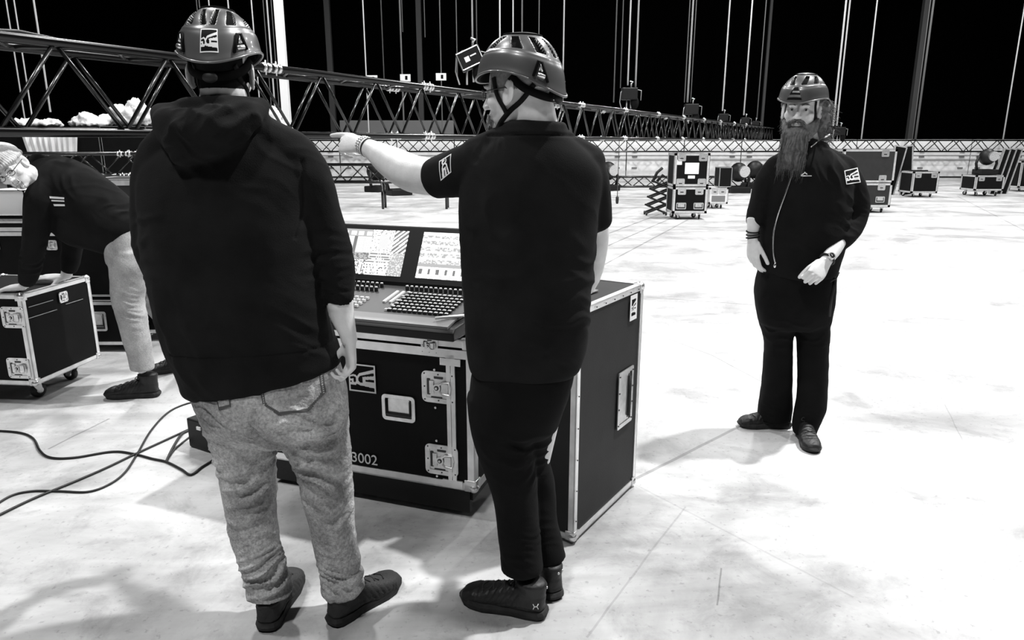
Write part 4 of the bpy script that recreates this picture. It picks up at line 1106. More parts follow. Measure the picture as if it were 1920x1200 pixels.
def shoe(parent, heel, dr, L_=.30, up='shoe', tall=.11, pitch=0.0, dots=False, name='shoe'):
    """heel: back of the heel on the floor"""
    dr = V((dr[0], dr[1], 0)).normalized(); R = vm((dr.cross(V((0, 0, 1))), dr, V((0, 0, 1)))); heel = V(heel); k = L_/.30
    T = lambda *p: heel+R @ (V(p)*k); A = lambda r: R @ (V((r, 0, 0))*k); Z = lambda r: R @ (V((0, 0, r))*k)
    s = Solid()
    s.loft([(T(0, .020, .052), A(.028), Z(.045)), (T(0, .06, .055), A(.037), Z(.050)), (T(0, .11, .055), A(.038), Z(.048)), (T(.004, .16, .048), A(.043), Z(.040)), (T(.004, .21, .040), A(.049), Z(.031)), (T(.002, .255, .034), A(.045), Z(.026)), (T(-.002, .282, .030), A(.032), Z(.019))], 30, 2.4)
    s.loft([(T(0, .055, .05), A(.038), R @ V((0, .046*k, 0))), (T(0, .052, .085), A(.038), R @ V((0, .046*k, 0))), (T(0, .055, tall), A(.042), R @ V((0, .054*k, 0)))], 30, 2.0)
    hl = np.array(heel); Rm = np.array([[R[i][j] for j in range(3)] for i in range(3)])
    def dsp(P, Nn):
        Q = ((P-hl) @ Rm)/k; y, z = Q[:, 1], Q[:, 2]
        d = .0012*wob(P, 14)
        d += .0022*(np.abs(z-(.034+.012*np.sin(y*22))) < .0035)-.002*(np.abs(y-.225-.1*(z-.03)) < .003)*(z > .03)
        d += .0018*((y < .045) & (z < .075))+.0016*((y > .24))
        d -= .002*((np.abs((y*55+z*30) % 1-.5) < .12) & (y > .09) & (y < .21) & (z > .035))
        return d
    o = s.grow(name, M[up], parent, .0042, 4, dsp)
    mb = MB(); out = []
    for y, w_ in ((.0, .012), (.006, .026), (.022, .036), (.06, .039), (.11, .037), (.16, .043), (.21, .051), (.25, .048), (.275, .038), (.292, .020), (.298, .006)): out.append((y, w_))
    ol = [(w_+.001*(i % 2), y) for i, (y, w_) in enumerate(out)]+[(-w_, y) for y, w_ in reversed(out)]
    P3 = []; n = len(ol)
    lv = ((.0, .93, 0), (.010, 1.0, 0), (.020, 1.02, 0), (.030, .97, 0))
    for z, sc, _ in lv:
        for x, y in ol: 
            zz = z+(.010*max(0, (y-.2)/.1)**2 if z < .015 else .006*max(0, (y-.2)/.1)**2)
            P3.append(T(x*sc, (y-.14)*sc+.14, zz))
    fs = [tuple(range(n))[::-1], tuple((len(lv)-1)*n+i for i in range(n))]
    for j in range(len(lv)-1):
        for i in range(n): fs.append((j*n+i, j*n+(i+1) % n, (j+1)*n+(i+1) % n, (j+1)*n+i))
    mb.add(P3, fs); mb.obj('sole', M['sole'], o)
    b = bvh_of(o); mb = MB()
    for i in range(6):
        y = .115+.019*i; q = []
        for x, dy in ((-.024, 0), (-.012, .006), (0, .009), (.012, .006), (.024, 0)):
            h = b.ray_cast(T(x, y+dy*(1 if i % 2 else -1), .2), V((0, 0, -1))); q.append(h[0]+V((0, 0, .0015)) if h[0] is not None else T(x, y, .08))
        mb.tube(q, .0022*k, 6)
    h = b.ray_cast(T(0, .108, .2), V((0, 0, -1))); p0 = h[0] if h[0] is not None else T(0, .1, .1)
    for q in (-1, 1): mb.tube(spline([p0+R @ V(a) for a in ((0, 0, .002), (q*.018, -.004, .022), (q*.030, .006, .012), (q*.012, .004, .004))], 6), .002*k, 6)
    mb.obj('lace', M['lace'], o, True)
    if dots:
        mb = MB()
        for a in (-1.5, -1.0, -.35):
            for q in (-1,):
                p = T(.041*math.cos(a)*q if dots is True else .041*math.cos(a), .055+.05*math.sin(a), tall-.012); c_ = T(0, .055, tall-.012); d = (c_-p).normalized(); h = b.ray_cast(p-d*.05, d, .1)
                if h[0] is not None: mb.cyl(h[0]-d*.001, .0045, .004, d, 10)
        mb.obj('eyelet', M['zinc'], o, True)
    return o
def person(label, p):
    return thing('person', label, 'person', p)
def reparent_all(root):
    """pieces are modelled in place; keep them there under the person's own origin"""
    for ch in root.children:
        ch.matrix_parent_inverse = Matrix.Translation(-root.location)
def strands(mb, roots, fall, n, r0, rnd, wave=.006, c=None):
    for i in range(n):
        p, d, L_ = roots(rnd); pts = []; rr = []; w1, w2 = rnd.uniform(0, 6), rnd.uniform(8, 18)
        for q in range(8):
            t = q/7; pts.append(p+d*L_*t+fall*L_*t*t+V((math.sin(w1+w2*t), math.cos(w1*1.3+w2*t), 0))*wave*t); rr.append(r0*(1-t*.85))
        mb.tube(pts, rr, 4)

# ---- 1: hooded man, seen from behind
def hooded_man():
    rt = person('man in black hoodie and washed jeans standing with his back turned, left of the console', (-.70, 2.14, 0))
    hc = at(417, 138, 2.13); R = frame((-.12, 1, -.12), (0, .05, 1)); s = Solid()
    face_parts(s, hc, R)
    s.chain([(hc+V((0, -.02, -.02)), .058), (at(420, 178, 2.10), .062), (at(418, 225, 2.12), .075)])
    s.chain([(at(418, 225, 2.12), .08), (at(430, 420, 2.12), .12), (at(480, 650, 2.14), .12)])
    s.chain([(at(418, 240, 2.12), .05), (at(545, 290, 2.12), .05), (at(612, 460, 2.16), .042), (at(636, 570, 2.13), .0385)])
    s.chain([(at(418, 240, 2.12), .05), (at(310, 290, 2.12), .05), (at(300, 470, 2.12), .042), (at(345, 560, 2.36), .034), (at(380, 560, 2.42), .03)])
    wr = at(652, 625, 2.12); limb(s, [(at(636, 560, 2.13), .042), (at(641, 590, 2.13), .038), (wr, .027), (at(655, 640, 2.12), .026)], flat=.85)
    Rh = frame((-.02, .03, -1), (.80, .45, 0)); xx = V((-.45, .85, 0)); Rh = vm((xx.normalized(), V((-.02, .02, -1)).normalized(), V((.85, .5, 0)).normalized()))
    hand(s, at(656, 640, 2.12), Rh, [(.55, .9, .5), (.75, 1.0, .6), (.85, 1.1, .6), (.9, 1.1, .6)], .93, ((.2, .75, -.65), .2))
    lh = at(385, 555, 2.46); hand(s, lh, frame((.8, .4, -.2), (-.2, .3, .9)), [(.4, .5, .3)]*4, .95)
    s.chain([(at(450, 730, 2.14), .07), (at(470, 900, 2.13), .05), (at(500, 1120, 2.09), .035)])
    s.chain([(at(575, 730, 2.14), .07), (at(612, 900, 2.14), .05), (at(636, 1110, 2.11), .035)])
    body = s.grow('body', [M['skin'], M['foam']], rt, .0034, 5, face_disp(hc, R), lambda C: ((((C-np.array(hc))[:, 2] > -.045) & ((C-np.array(hc))[:, 1] < .03) & (np.abs((C-np.array(hc))[:, 0]) < .074) & ((C-np.array(hc))[:, 1] < .0+ .5*((C-np.array(hc))[:, 2]+.045))).astype(int)))
    b = bvh_of(body)
    h = helmet(rt, hc, R, 1.02, badge=(PI-.06, .10, .34, .20, logo, 40)); straps(rt, hc, R, b)
    # hoodie
    s = Solid()
    s.loft(rows([(706, 342, 640, 2.14, .158), (680, 338, 636, 2.14, .168), (600, 306, 612, 2.13, .18), (500, 280, 600, 2.13, .175), (420, 268, 592, 2.13, .165), (350, 262, 590, 2.13, .15), (300, 275, 572, 2.13, .125), (262, 320, 520, 2.13, .10), (230, 365, 470, 2.13, .08)], .012, 0, {0: .045, 1: .038, 2: .02}), 48, 2.4)
    s.chain([(at(415, 232, 2.12), .075), (at(312, 282, 2.12), .066)]); s.chain([(at(425, 232, 2.12), .075), (at(545, 285, 2.13), .066)])
    limb(s, [(at(540, 285, 2.13), .075), (at(566, 330, 2.14), .083), (at(590, 400, 2.16), .079), (at(608, 460, 2.18), .082), (at(627, 510, 2.16), .062), (at(637, 566, 2.13), .044)])
    s.cap(at(630, 500, 2.15), .055, at(636, 556, 2.13), .045)
    limb(s, [(at(315, 285, 2.13), .075), (at(300, 330, 2.14), .080), (at(297, 400, 2.14), .078), (at(300, 470, 2.16), .074), (at(325, 545, 2.27), .056), (at(350, 560, 2.36), .046)])
    s.chain([(at(300, 212, 2.16), .030), (at(318, 232, 2.07), .046), (at(360, 245, 2.0), .056), (at(410, 238, 1.975), .056), (at(458, 218, 2.02), .045), (at(488, 200, 2.12), .028)])
    s.chain([(at(325, 250, 2.05), .045), (at(345, 275, 2.0), .048), (at(400, 262, 1.985), .045), (at(440, 240, 2.0), .045)])
    s.chain([(at(300, 208, 2.16), .022), (at(360, 200, 2.045), .026), (at(418, 196, 2.02), .026), (at(470, 196, 2.07), .024), (at(492, 200, 2.15), .02), (at(480, 208, 2.24), .02), (at(420, 225, 2.3), .03), (at(330, 220, 2.26), .02), (at(300, 208, 2.16), .022)])
    el = at(612, 478, 2.12); ar = at(640, 545, 2.10)
    fs = folds([(el, (0, .1, 1), .040, .010, .075), (ar, (.1, 0, 1), .026, .007, .055), (at(345, 640, 2.0), (1, 0, .35), .13, .008, .16), (at(600, 620, 2.0), (.5, 0, 1), .10, .007, .14), (at(350, 250, 1.95), (.5, 0, 1), .07, .020, .09), (at(430, 225, 1.95), (-.4, 0, 1), .06, .014, .08), (at(560, 330, 2.05), (.7, 0, .7), .09, .005, .12), (at(300, 460, 2.06), (0, 0, 1), .05, .009, .10)], .004, 2.2, 1.3)
    hz = at(480, 690, 2.0).z
    def seams(P, N_):
        d = np.zeros(len(P)); d -= .004*np.exp(-((P[:, 2]-(hz+.045)-.012*(P[:, 0]+.75)*2)/.004)**2)*(P[:, 2] < 1.0)*(np.abs(P[:, 0]+.74) < .26)
        sx, sz = at(556, 330, 2.0).x, at(556, 330, 2.0).z
        d -= .006*np.exp(-((P[:, 0]-sx+.10*(P[:, 2]-sz)**2*8-.12*(P[:, 2]-sz)*0)/.004)**2)*(P[:, 2] > 1.28)*(P[:, 2] < 1.5)*(P[:, 1] < 2.13)
        return d
    s.grow('hoodie', M['hoodie'], rt, .0065, 7, [fs, seams])
    # jeans
    s = Solid()
    s.loft(rows([(668, 372, 632, 2.14, .135), (720, 362, 646, 2.14, .15), (760, 374, 650, 2.13, .158), (800, 392, 654, 2.13, .14)]), 44, 2.3)
    s.loft(rows([(760, 372, 520, 2.13, .115), (800, 388, 522, 2.13, .110), (850, 405, 516, 2.13, .095), (920, 420, 516, 2.13, .088), (1013, 438, 523, 2.11, .072), (1058, 452, 536, 2.09, .070), (1071, 459, 535, 2.09, .064), (1083, 458, 546, 2.085, .074), (1094, 464, 540, 2.08, .068), (1105, 462, 549, 2.08, .079), (1110, 466, 548, 2.075, .078)]), 36, 2.1, .08)
    s.loft(rows([(760, 508, 652, 2.13, .12), (800, 522, 654, 2.13, .115), (850, 545, 657, 2.13, .10), (920, 568, 661, 2.14, .088), (1013, 588, 669, 2.13, .073), (1052, 595, 676, 2.12, .071), (1064, 601, 673, 2.12, .065), (1076, 599, 682, 2.115, .075), (1087, 604, 676, 2.11, .068), (1098, 602, 684, 2.11, .079), (1105, 604, 681, 2.105, .077)]), 36, 2.1, .08)
    fl_ = [(at(455, 850, 2.02), (.25, 0, 1), .065, .026, .12), (at(470, 935, 2.03), (-.2, 0, 1), .050, .026, .10), (at(500, 1080, 2.02), (-.45, 0, 1), .036, .026, .08), (at(600, 820, 2.01), (.35, 0, 1), .07, .026, .12), (at(600, 900, 2.03), (.45, 0, 1), .055, .026, .10), (at(640, 1085, 2.04), (.3, 0, 1), .034, .026, .075), (at(560, 800, 1.99), (.2, 0, 1), .08, .016, .09), (at(400, 780, 2.0), (.3, 0, 1), .05, .020, .07), (at(450, 1000, 2.03), (.3, 0, 1), .09, .014, .12), (at(620, 990, 2.03), (-.3, 0, 1), .09, .014, .12)]
    def cleft(P, N_):
        x0 = at(480, 780, 2.0).x; z0_ = at(480, 790, 2.0).z
        return -.012*np.exp(-((P[:, 0]-x0-.25*(P[:, 2]-z0_))/.016)**2)*np.exp(-((P[:, 2]-z0_)/.09)**2)*(P[:, 1] < 2.1)
    jn = s.grow('jeans', M['jeans'], rt, .0055, 6, [folds(fl_, .003, 3.0, 2.0), cleft])
    b = bvh_of(jn)
    def pocket(u, v):
        if v > .78 and abs(u-.5) > .5-(v-.78)*-1.6-.0 and False: return None
        if v > .72 and (abs(u-.5) > .5-(v-.72)*.9): return None
        e = min(u, 1-u, v*.9)
        edge = v > .93 or (v > .72 and abs(u-.5) > .5-(v-.72)*.9-.07)
        if (e < .07 or edge):
            if .025 < e < .05 and int((u+v)*44) % 2 == 0: return 1
            return 2
        return 0
    patch('back_pocket', jn, [at(452, 716, 1.9), at(576, 704, 1.9), at(590, 792, 1.9), at(478, 800, 1.9)], 46, 46, pocket, [M['jeans'], M['stitch'], M['denim_dark']], b, (0, -1, 0), .0035)
    patch('back_pocket', jn, [at(352, 722, 1.9), at(392, 722, 1.9), at(412, 782, 1.9), at(388, 790, 1.9)], 24, 40, lambda u, v: 2 if min(u, 1-u) < .08 or v > .93 else 0, [M['jeans'], M['stitch'], M['denim_dark']], b, (0, -1, 0), .0035)
    shoe(rt, (-.800, 2.002, 0), (.02, 1), .315, 'shoe_mesh', .090); shoe(rt, (-.60, 2.035, 0), (.60, .80), .315, 'shoe_mesh', .090)
    reparent_all(rt)

# ---- 2: man in polo shirt, pointing
def pointing_man():
    rt = person('man in black polo shirt and spectacles pointing left over the console', (.05, 2.2, 0))
    hc = at(970, 172, 2.22); fw = V((-.90, .42, -.10)); R = frame(fw, (.03, 0, 1)); s = Solid()
    face_parts(s, hc, R, True, 1.02)
    s.chain([(hc+V((.03, -.02, -.02)), .062), (at(1000, 212, 2.2), .066), (at(1003, 262, 2.2), .078)])
    s.chain([(at(1000, 262, 2.2), .08), (at(1000, 430, 2.2), .11), (at(985, 680, 2.2), .11)])
    s.chain([(at(1000, 290, 2.2), .06), (at(890, 300, 2.22), .05), (at(830, 328, 2.32), .046)])
    s.chain([(at(1000, 290, 2.2), .06), (at(1100, 310, 2.22), .05), (at(1112, 420, 2.26), .042)])
    el = at(822, 332, 2.32); wr = at(682, 273, 2.60)
    limb(s, [(at(850, 328, 2.27), .054), (el, .061), (at(775, 326, 2.40), .064), (at(735, 305, 2.49), .056), (at(702, 284, 2.56), .038), (wr, .031)], flat=.95)
    # pointing hand
    yv = (at(618, 264, 2.69)-wr).normalized(); zv = V((-.35, -.75, .55)); zv = (zv-yv*zv.dot(yv)).normalized(); xv = yv.cross(zv)
    if xv.z < 0: xv = -xv
    Rh = vm((xv, yv, zv))
    hand(s, wr+yv*.012, Rh, [(.12, .10, .06), (.95, 1.25, .7), (1.15, 1.3, .8), (1.25, 1.3, .8)], 1.0, ((.35, .85, -.45), .45))
    limb(s, [(at(1112, 400, 2.26), .046), (at(1116, 450, 2.30), .044), (at(1106, 520, 2.40), .036), (at(1080, 560, 2.52), .028)])
    hand(s, at(1072, 566, 2.54), frame((-.8, .5, -.2), (.1, .1, 1)), [(.3, .4, .3)]*4, .95)
    s.chain([(at(935, 720, 2.2), .07), (at(955, 880, 2.2), .05), (at(985, 1080, 2.15), .035)])
    s.chain([(at(1025, 720, 2.22), .07), (at(1000, 880, 2.27), .05), (at(1030, 1060, 2.25), .035)])
    H = np.array(hc); Rm = np.array([[R[i][j] for j in range(3)] for i in range(3)])
    def mf(C):
        Q = (C-H) @ Rm; x, y, z = np.abs(Q[:, 0]), Q[:, 1], Q[:, 2]
        return ((z > .0+.0*y) & (y > -.2) & (y < .062) & (x < .0785)).astype(int)
    body = s.grow('body', [M['skin'], M['stubble']], rt, .0033, 5, face_disp(hc, R, 1.02), mf)
    b = bvh_of(body); helmet(rt, hc+V((0, 0, -.010)), frame(V((-.90, .42, .03)), (.03, 0, 1)), 1.04); straps(rt, hc, R, b, 1.02); eyes(rt, hc, R, fw, 1.02)
    T = lambda *p: hc+R @ V(p)
    mb = MB()
    for q in (-1, 1):
        mb.tube([T(q*.032+.019*math.cos(a), .100-.012*abs(math.cos(a))*(1 if q*math.cos(a) > 0 else 0), .000+.015*math.sin(a)) for a in [2*PI*i/20 for i in range(20)]], .0014, 6, closed=True)
        mb.tube([T(q*.051, .092, .004), T(q*.072, .06, .006), T(q*.084, .0, .006), T(q*.084, -.02, -.004)], .0016, 6)
    mb.tube([T(-.012, .103, .002), T(0, .106, .005), T(.012, .103, .002)], .0014, 6); mb.obj('spectacles', M['glassm'], rt, True)
    rnd = random.Random(5); mb = MB()
    strands(mb, lambda r: (T(r.uniform(-.022, .022), .094, -.060+r.uniform(-.03, .008)), R @ V((r.uniform(-.2, .2), .3, -1)), r.uniform(.015, .03)), V((0, 0, -.2)), 130, .0012, rnd, .002)
    mb.obj('beard', M['pale_beard'], rt, True)
    # bracelets
    ax_ = (wr-at(730, 295, 2.5)).normalized()
    def loop(c, r, n): u = ax_.orthogonal().normalized(); w_ = ax_.cross(u); return [c+(u*math.cos(2*PI*i/n)+w_*math.sin(2*PI*i/n))*r for i in range(n)]
    for j, (dd, rr_) in enumerate(((.004, .0305), (-.010, .0315))):
        mb = MB()
        for p in loop(wr+ax_*dd, rr_, 22): mb.ell(p, (.0042,)*3, None, 8, 6)
        mb.obj('bead_bracelet', M['keycap'] if j == 0 else M['zinc'], rt, True)
    mb = MB(); mb.tube(loop(wr-ax_*.030, .0335, 24), .0025, 6, closed=True); mb.obj('bracelet', M['lace'], rt, True)
    # polo
    s = Solid()
    s.loft(rows([(692, 880, 1088, 2.2, .135), (660, 874, 1098, 2.2, .148), (600, 870, 1106, 2.2, .158), (500, 866, 1112, 2.2, .155), (400, 862, 1122, 2.2, .145), (335, 866, 1130, 2.2, .13), (295, 885, 1115, 2.2, .115), (262, 925, 1080, 2.2, .09), (243, 955, 1055, 2.2, .072)], .0), 48, 2.4)
    s.chain([(at(1000, 262, 2.2), .07), (at(895, 295, 2.22), .062)]); s.chain([(at(1000, 262, 2.2), .07), (at(1098, 305, 2.22), .062)])
    limb(s, [(at(930, 300, 2.2), .072), (at(895, 312, 2.22), .078), (at(850, 326, 2.27), .074), (at(815, 336, 2.31), .064)])
    limb(s, [(at(1085, 300, 2.21), .068), (at(1104, 340, 2.22), .064), (at(1112, 385, 2.24), .058), (at(1115, 418, 2.26), .054)])
    ns = [(at(1002+53*math.cos(a), 240-2*math.sin(a), 2.2-.085*math.sin(a)+.0)) for a in [2*PI*i/16 for i in range(17)]]
    s.chain([(p+V((0, 0, .006)), .013) for p in ns]); s.chain([(p+V((0, 0, -.018)), .018) for p in ns])
    fs = folds([(at(1040, 600, 2.05), (.45, 0, 1), .12, .010, .16), (at(1070, 660, 2.06), (.3, 0, 1), .08, .008, .10), (at(880, 275, 2.14), (1, 0, .4), .035, .008, .06), (at(915, 262, 2.14), (1, 0, -.3), .04, .007, .05), (at(870, 480, 2.1), (.3, 0, 1), .12, .005, .15), (at(1110, 520, 2.12), (.6, 0, 1), .10, .007, .14), (at(900, 400, 2.08), (.8, 0, .6), .12, .006, .16)], .0035, 2.0, 3.0)
    zc = at(1000, 262, 2.1).z
    def collar(P, N_):
        r = np.sqrt((P[:, 0]-at(1000, 240, 2.2).x)**2+((P[:, 1]-2.2))**2)
        return -.007*np.exp(-((P[:, 2]-(zc+.014))/.004)**2)*(r < .14)
    po = s.grow('polo_shirt', M['polo'], rt, .006, 6, [fs, collar])
    bv = bvh_of(po)
    # sleeve badge : corners of the print, turned with the arm
    n_ = V((-.15, -1, .1)); C_ = [at(830, 282, 2.1), at(834, 320, 2.1), at(809, 336, 2.1), at(803, 296, 2.1)]
    patch('printed_logo', po, C_, 36, 36, logo, WB, bv, n_, .0015)
    s = Solid()
    s.loft(rows([(668, 888, 1082, 2.2, .12), (720, 882, 1072, 2.2, .138), (770, 880, 1055, 2.2, .14), (800, 886, 1044, 2.2, .12)]), 40, 2.3)
    s.loft(rows([(740, 874, 992, 2.2, .11), (800, 880, 1000, 2.19, .105), (853, 897, 1003, 2.18, .098), (940, 926, 1009, 2.17, .085), (1026, 936, 1016, 2.14, .075), (1066, 938, 1020, 2.13, .072)]), 34, 2.1, .08)
    s.loft(rows([(740, 972, 1063, 2.22, .10), (800, 960, 1042, 2.24, .095), (850, 952, 1030, 2.27, .085), (900, 958, 1039, 2.28, .08), (960, 968, 1043, 2.27, .072), (1020, 985, 1056, 2.25, .068), (1042, 990, 1060, 2.245, .068)]), 34, 2.1, .08)
    s.grow('trousers', M['pants'], rt, .006, 6, folds([(at(970, 860, 2.1), (.2, 0, 1), .06, .010, .09), (at(1020, 880, 2.15), (-.3, 0, 1), .05, .012, .08), (at(975, 1050, 2.05), (.3, 0, 1), .04, .010, .07), (at(1030, 1000, 2.15), (.3, 0, 1), .04, .012, .07)], .003, 3, 4))
    s1 = shoe(rt, (.118, 2.085, 0), (-.93, .32), .315, 'shoe', .118, dots='r'); shoe(rt, (.158, 2.17, 0), (-.45, .9), .30, 'shoe', .12, dots='r')
    b = bvh_of(s1); mb = MB()
    R1 = V((-.93, .32, 0)).normalized(); side = V((-R1.y, R1.x, 0)); side = -side if side.y > 0 else side
    c0 = V((.118, 2.085, 0))+R1*.030+side*.2
    def hl(x, z): h = b.ray_cast(c0+R1*x+V((0, 0, z)), -side, .3); return h[0]+side*.001 if h[0] is not None else c0-side*.16+R1*x+V((0, 0, z))
    mb.tube([hl(-.008, .048), hl(-.004, .058), hl(-.008, .068)], .0016, 6); mb.tube([hl(.008, .048), hl(.004, .058), hl(.008, .068)], .0016, 6); mb.tube([hl(-.004, .058), hl(.004, .058)], .0016, 6)
    mb.obj('shoe_mark', M['white'], s1, True)
    reparent_all(rt)

# ---- 3: bearded man
def bearded_man():
    rt = person('bearded man in black zip jacket and helmet standing alone at the right', (1.5, 3.65, 0)); Y0 = 3.65
    hc = at(1503, 206, 3.62); fw = V((-.50, -.86, -.05)); R = frame(fw, (.05, 0, 1)); s = Solid()
    face_parts(s, hc, R, True, 1.04)
    s.chain([(hc+V((0, .02, -.04)), .062), (at(1508, 262, 3.66), .068), (at(1512, 300, 3.66), .08)])
    s.chain([(at(1512, 300, 3.66), .09), (at(1508, 400, 3.66), .11), (at(1492, 540, 3.66), .11)])
    s.chain([(at(1510, 310, 3.66), .06), (at(1456, 318, 3.66), .048), (at(1426, 385, 3.66), .04), (at(1412, 425, 3.62), .032)])
    s.chain([(at(1512, 310, 3.66), .06), (at(1582, 322, 3.66), .048), (at(1604, 400, 3.66), .042), (at(1575, 450, 3.55), .036)])
    w1 = at(1411, 446, 3.60); limb(s, [(at(1413, 410, 3.62), .034), (w1, .026), (at(1411, 452, 3.6), .026)], flat=.8)
    hand(s, at(1411, 450, 3.60), vm((V((.45, -.85, 0)).normalized(), V((.10, -.05, -1)).normalized(), V((-.85, -.45, 0)).normalized())), [(.35, .5, .3), (.4, .55, .35), (.45, .6, .35), (.5, .6, .4)], 1.0, ((.45, .8, -.2), .25))
    w2 = at(1549, 489, 3.44); yv = (at(1520, 528, 3.38)-w2).normalized(); zv = V((-.1, -.9, .25)); zv = (zv-yv*zv.dot(yv)).normalized(); xv = yv.cross(zv)
    if xv.x > 0: xv = -xv
    limb(s, [(at(1572, 452, 3.53), .038), (at(1562, 470, 3.49), .036), (w2, .028), (w2+yv*.01, .028)], flat=.85)
    hand(s, w2+yv*.008, vm((xv, yv, zv)), [(1.0, 1.4, .9), (1.05, 1.4, .9), (1.1, 1.4, .9), (1.15, 1.4, .9)], 1.05, ((.3, .9, -.5), .4))
    s.chain([(at(1455, 580, 3.66), .06), (at(1458, 700, 3.7), .045), (at(1455, 780, 3.75), .035)])
    s.chain([(at(1525, 580, 3.66), .06), (at(1520, 700, 3.62), .045), (at(1508, 800, 3.62), .035)])
    body = s.grow('body', [M['skin']], rt, .003, 5, face_disp(hc, R, 1.04))
    b = bvh_of(body)
    def bdg(u, v):
        if abs(u-.5) > .5-.35*(1-v): return None
        return 2 if (.30 < v < .48 and u > .3) or (.62 < v < .82) else 1
    helmet(rt, hc+V((0, 0, -.006)), frame(V((-.62, -.78, -.04)), (.05, 0, 1)), 1.06, badge=(.02, .07, .33, .30, bdg, 26)); straps(rt, hc, R, b, 1.04); eyes(rt, hc, R, V((-.37, -.92, -.08)), 1.04)
    T = lambda *p: hc+R @ (V(p)*1.04); rnd = random.Random(9)
    # beard
    s = Solid()
    s.chain([(T(-.074, .004, -.045), .015), (T(-.062, .020, -.085), .026), (T(-.045, .055, -.115), .028)])
    s.chain([(T(-.062, .018, -.055), .014), (T(-.050, .050, -.080), .020), (T(-.020, .078, -.092), .022), (T(.020, .078, -.092), .022), (T(.050, .050, -.080), .020), (T(.062, .018, -.055), .014)])
    dn = V((0, 0, -1)); bt = T(0, .08, -.10)
    s.loft([(T(0, .062, -.085), R @ V((.058, 0, 0)), R @ V((0, .038, 0))), (T(0, .080, -.12), R @ V((.062, 0, 0)), R @ V((0, .036, 0))), (T(0, .092, -.17), R @ V((.060, 0, 0)), R @ V((0, .030, 0))), (T(0, .098, -.22), R @ V((.054, 0, 0)), R @ V((0, .024, 0))), (T(0, .100, -.262), R @ V((.044, 0, 0)), R @ V((0, .016, 0)))], 36, 2.2)
    for q in (-1, 1): s.chain([(T(q*.005, .098, -.042), .006), (T(q*.022, .095, -.048), .0075), (T(q*.032, .086, -.066), .0075), (T(q*.036, .078, -.082), .009)])
    H = np.array(hc); Rm = np.array([[R[i][j] for j in range(3)] for i in range(3)])
    def bd(P, N_):
        Q = (P-H) @ Rm; ph = Q[:, 0]*420+2.5*np.sin(Q[:, 2]*45+Q[:, 0]*60)+np.sin(Q[:, 2]*120)
        m_ = np.clip((-.09-Q[:, 2])/.04, 0, 1)
        return .0025*np.sin(ph)*(.3+.7*m_)+.004*wob(P, 8, 2)*m_-.010*np.exp(-((Q[:, 0]+.012)/.006)**2)*np.clip((-.15-Q[:, 2])/.05, 0, 1)
    be = s.grow('beard', M['beard'], rt, .0032, 2, bd)
    mb = MB()
    strands(mb, lambda r: (T(r.uniform(-.058, .058), .075+r.uniform(.0, .035), -.10+r.uniform(-.05, .01)), R @ V((r.uniform(-.06, .06), .12, -1)), r.uniform(.10, .19)), V((0, 0, -.05)), 420, .0016, rnd, .005)
    strands(mb, lambda r: ((lambda q: (T(q*r.uniform(.0, .034), .102-.010*r.random(), -.044-.012*r.random()), R @ V((q*.8, -.05, -.6)), r.uniform(.015, .03)))(r.choice((-1, 1)))), V((0, 0, -.3)), 120, .0011, rnd, .001)
    mb.obj('beard_strands', M['beard'], be, True)
    # hair, bushy on his left side
    s = Solid()
    for q, lst in ((-1, [((.080, -.030, .03), .030), ((.090, -.045, -.02), .034), ((.088, -.055, -.065), .036), ((.085, -.065, -.11), .030)]), (1, [((.078, -.030, .02), .018), ((.080, -.045, -.03), .018), ((.070, -.06, -.08), .02)])):
        s.chain([(T(q*p[0], p[1], p[2]), r) for p, r in lst])
    s.chain([(T(-.06, -.09, -.04), .03), (T(0, -.1, -.05), .035), (T(.06, -.09, -.04), .025)])
    hr = s.grow('hair', M['hair'], rt, .004, 2, lambda P, N_: .006*wob(P, 16, 1)+.003*wob(P, 40, 3))
    mb = MB()
    strands(mb, lambda r: (T(-.080-r.uniform(0, .035), -.03-r.uniform(0, .06), r.uniform(-.12, .045)), R @ V((-r.uniform(.1, 1.2), r.uniform(-.5, .3), -r.uniform(.1, 1))), r.uniform(.025, .06)), V((0, 0, -.5)), 320, .0017, rnd, .010)
    strands(mb, lambda r: (T(.075+r.uniform(0, .012), -.03-r.uniform(0, .04), r.uniform(-.06, .03)), R @ V((r.uniform(.1, .4), -.1, -1)), r.uniform(.03, .05)), V((0, 0, -.4)), 60, .0013, rnd, .006)
    mb.obj('hair_strands', M['hair'], hr, True)
    # jacket
    s = Solid()
    s.loft(rows([(512, 1424, 1566, Y0, .150), (480, 1420, 1574, Y0, .17), (440, 1424, 1582, Y0, .18), (400, 1430, 1590, Y0, .17), (350, 1436, 1596, Y0, .155), (315, 1446, 1590, Y0, .135), (292, 1466, 1566, Y0, .11), (272, 1480, 1545, Y0+.01, .085)]), 44, 2.3)
    s.chain([(at(1512, 295, 3.67), .085), (at(1460, 316, 3.66), .070)]); s.chain([(at(1512, 295, 3.67), .085), (at(1580, 320, 3.66), .074)])
    limb(s, [(at(1462, 318, 3.66), .076), (at(1444, 345, 3.66), .076), (at(1430, 380, 3.66), .066), (at(1419, 408, 3.64), .055), (at(1416, 420, 3.63), .047)])
    limb(s, [(at(1575, 320, 3.66), .078), (at(1592, 350, 3.66), .080), (at(1603, 385, 3.66), .072), (at(1598, 415, 3.64), .066), (at(1584, 440, 3.58), .058), (at(1574, 452, 3.54), .050)])
    ns = [at(1512+34*math.cos(a), 268+7*math.cos(a+.5), 3.66-.085*math.sin(a)) for a in [2*PI*i/16 for i in range(17)]]
    s.chain([(p, .020) for p in ns]); s.chain([(p+V((0, 0, -.04)), .026) for p in ns])
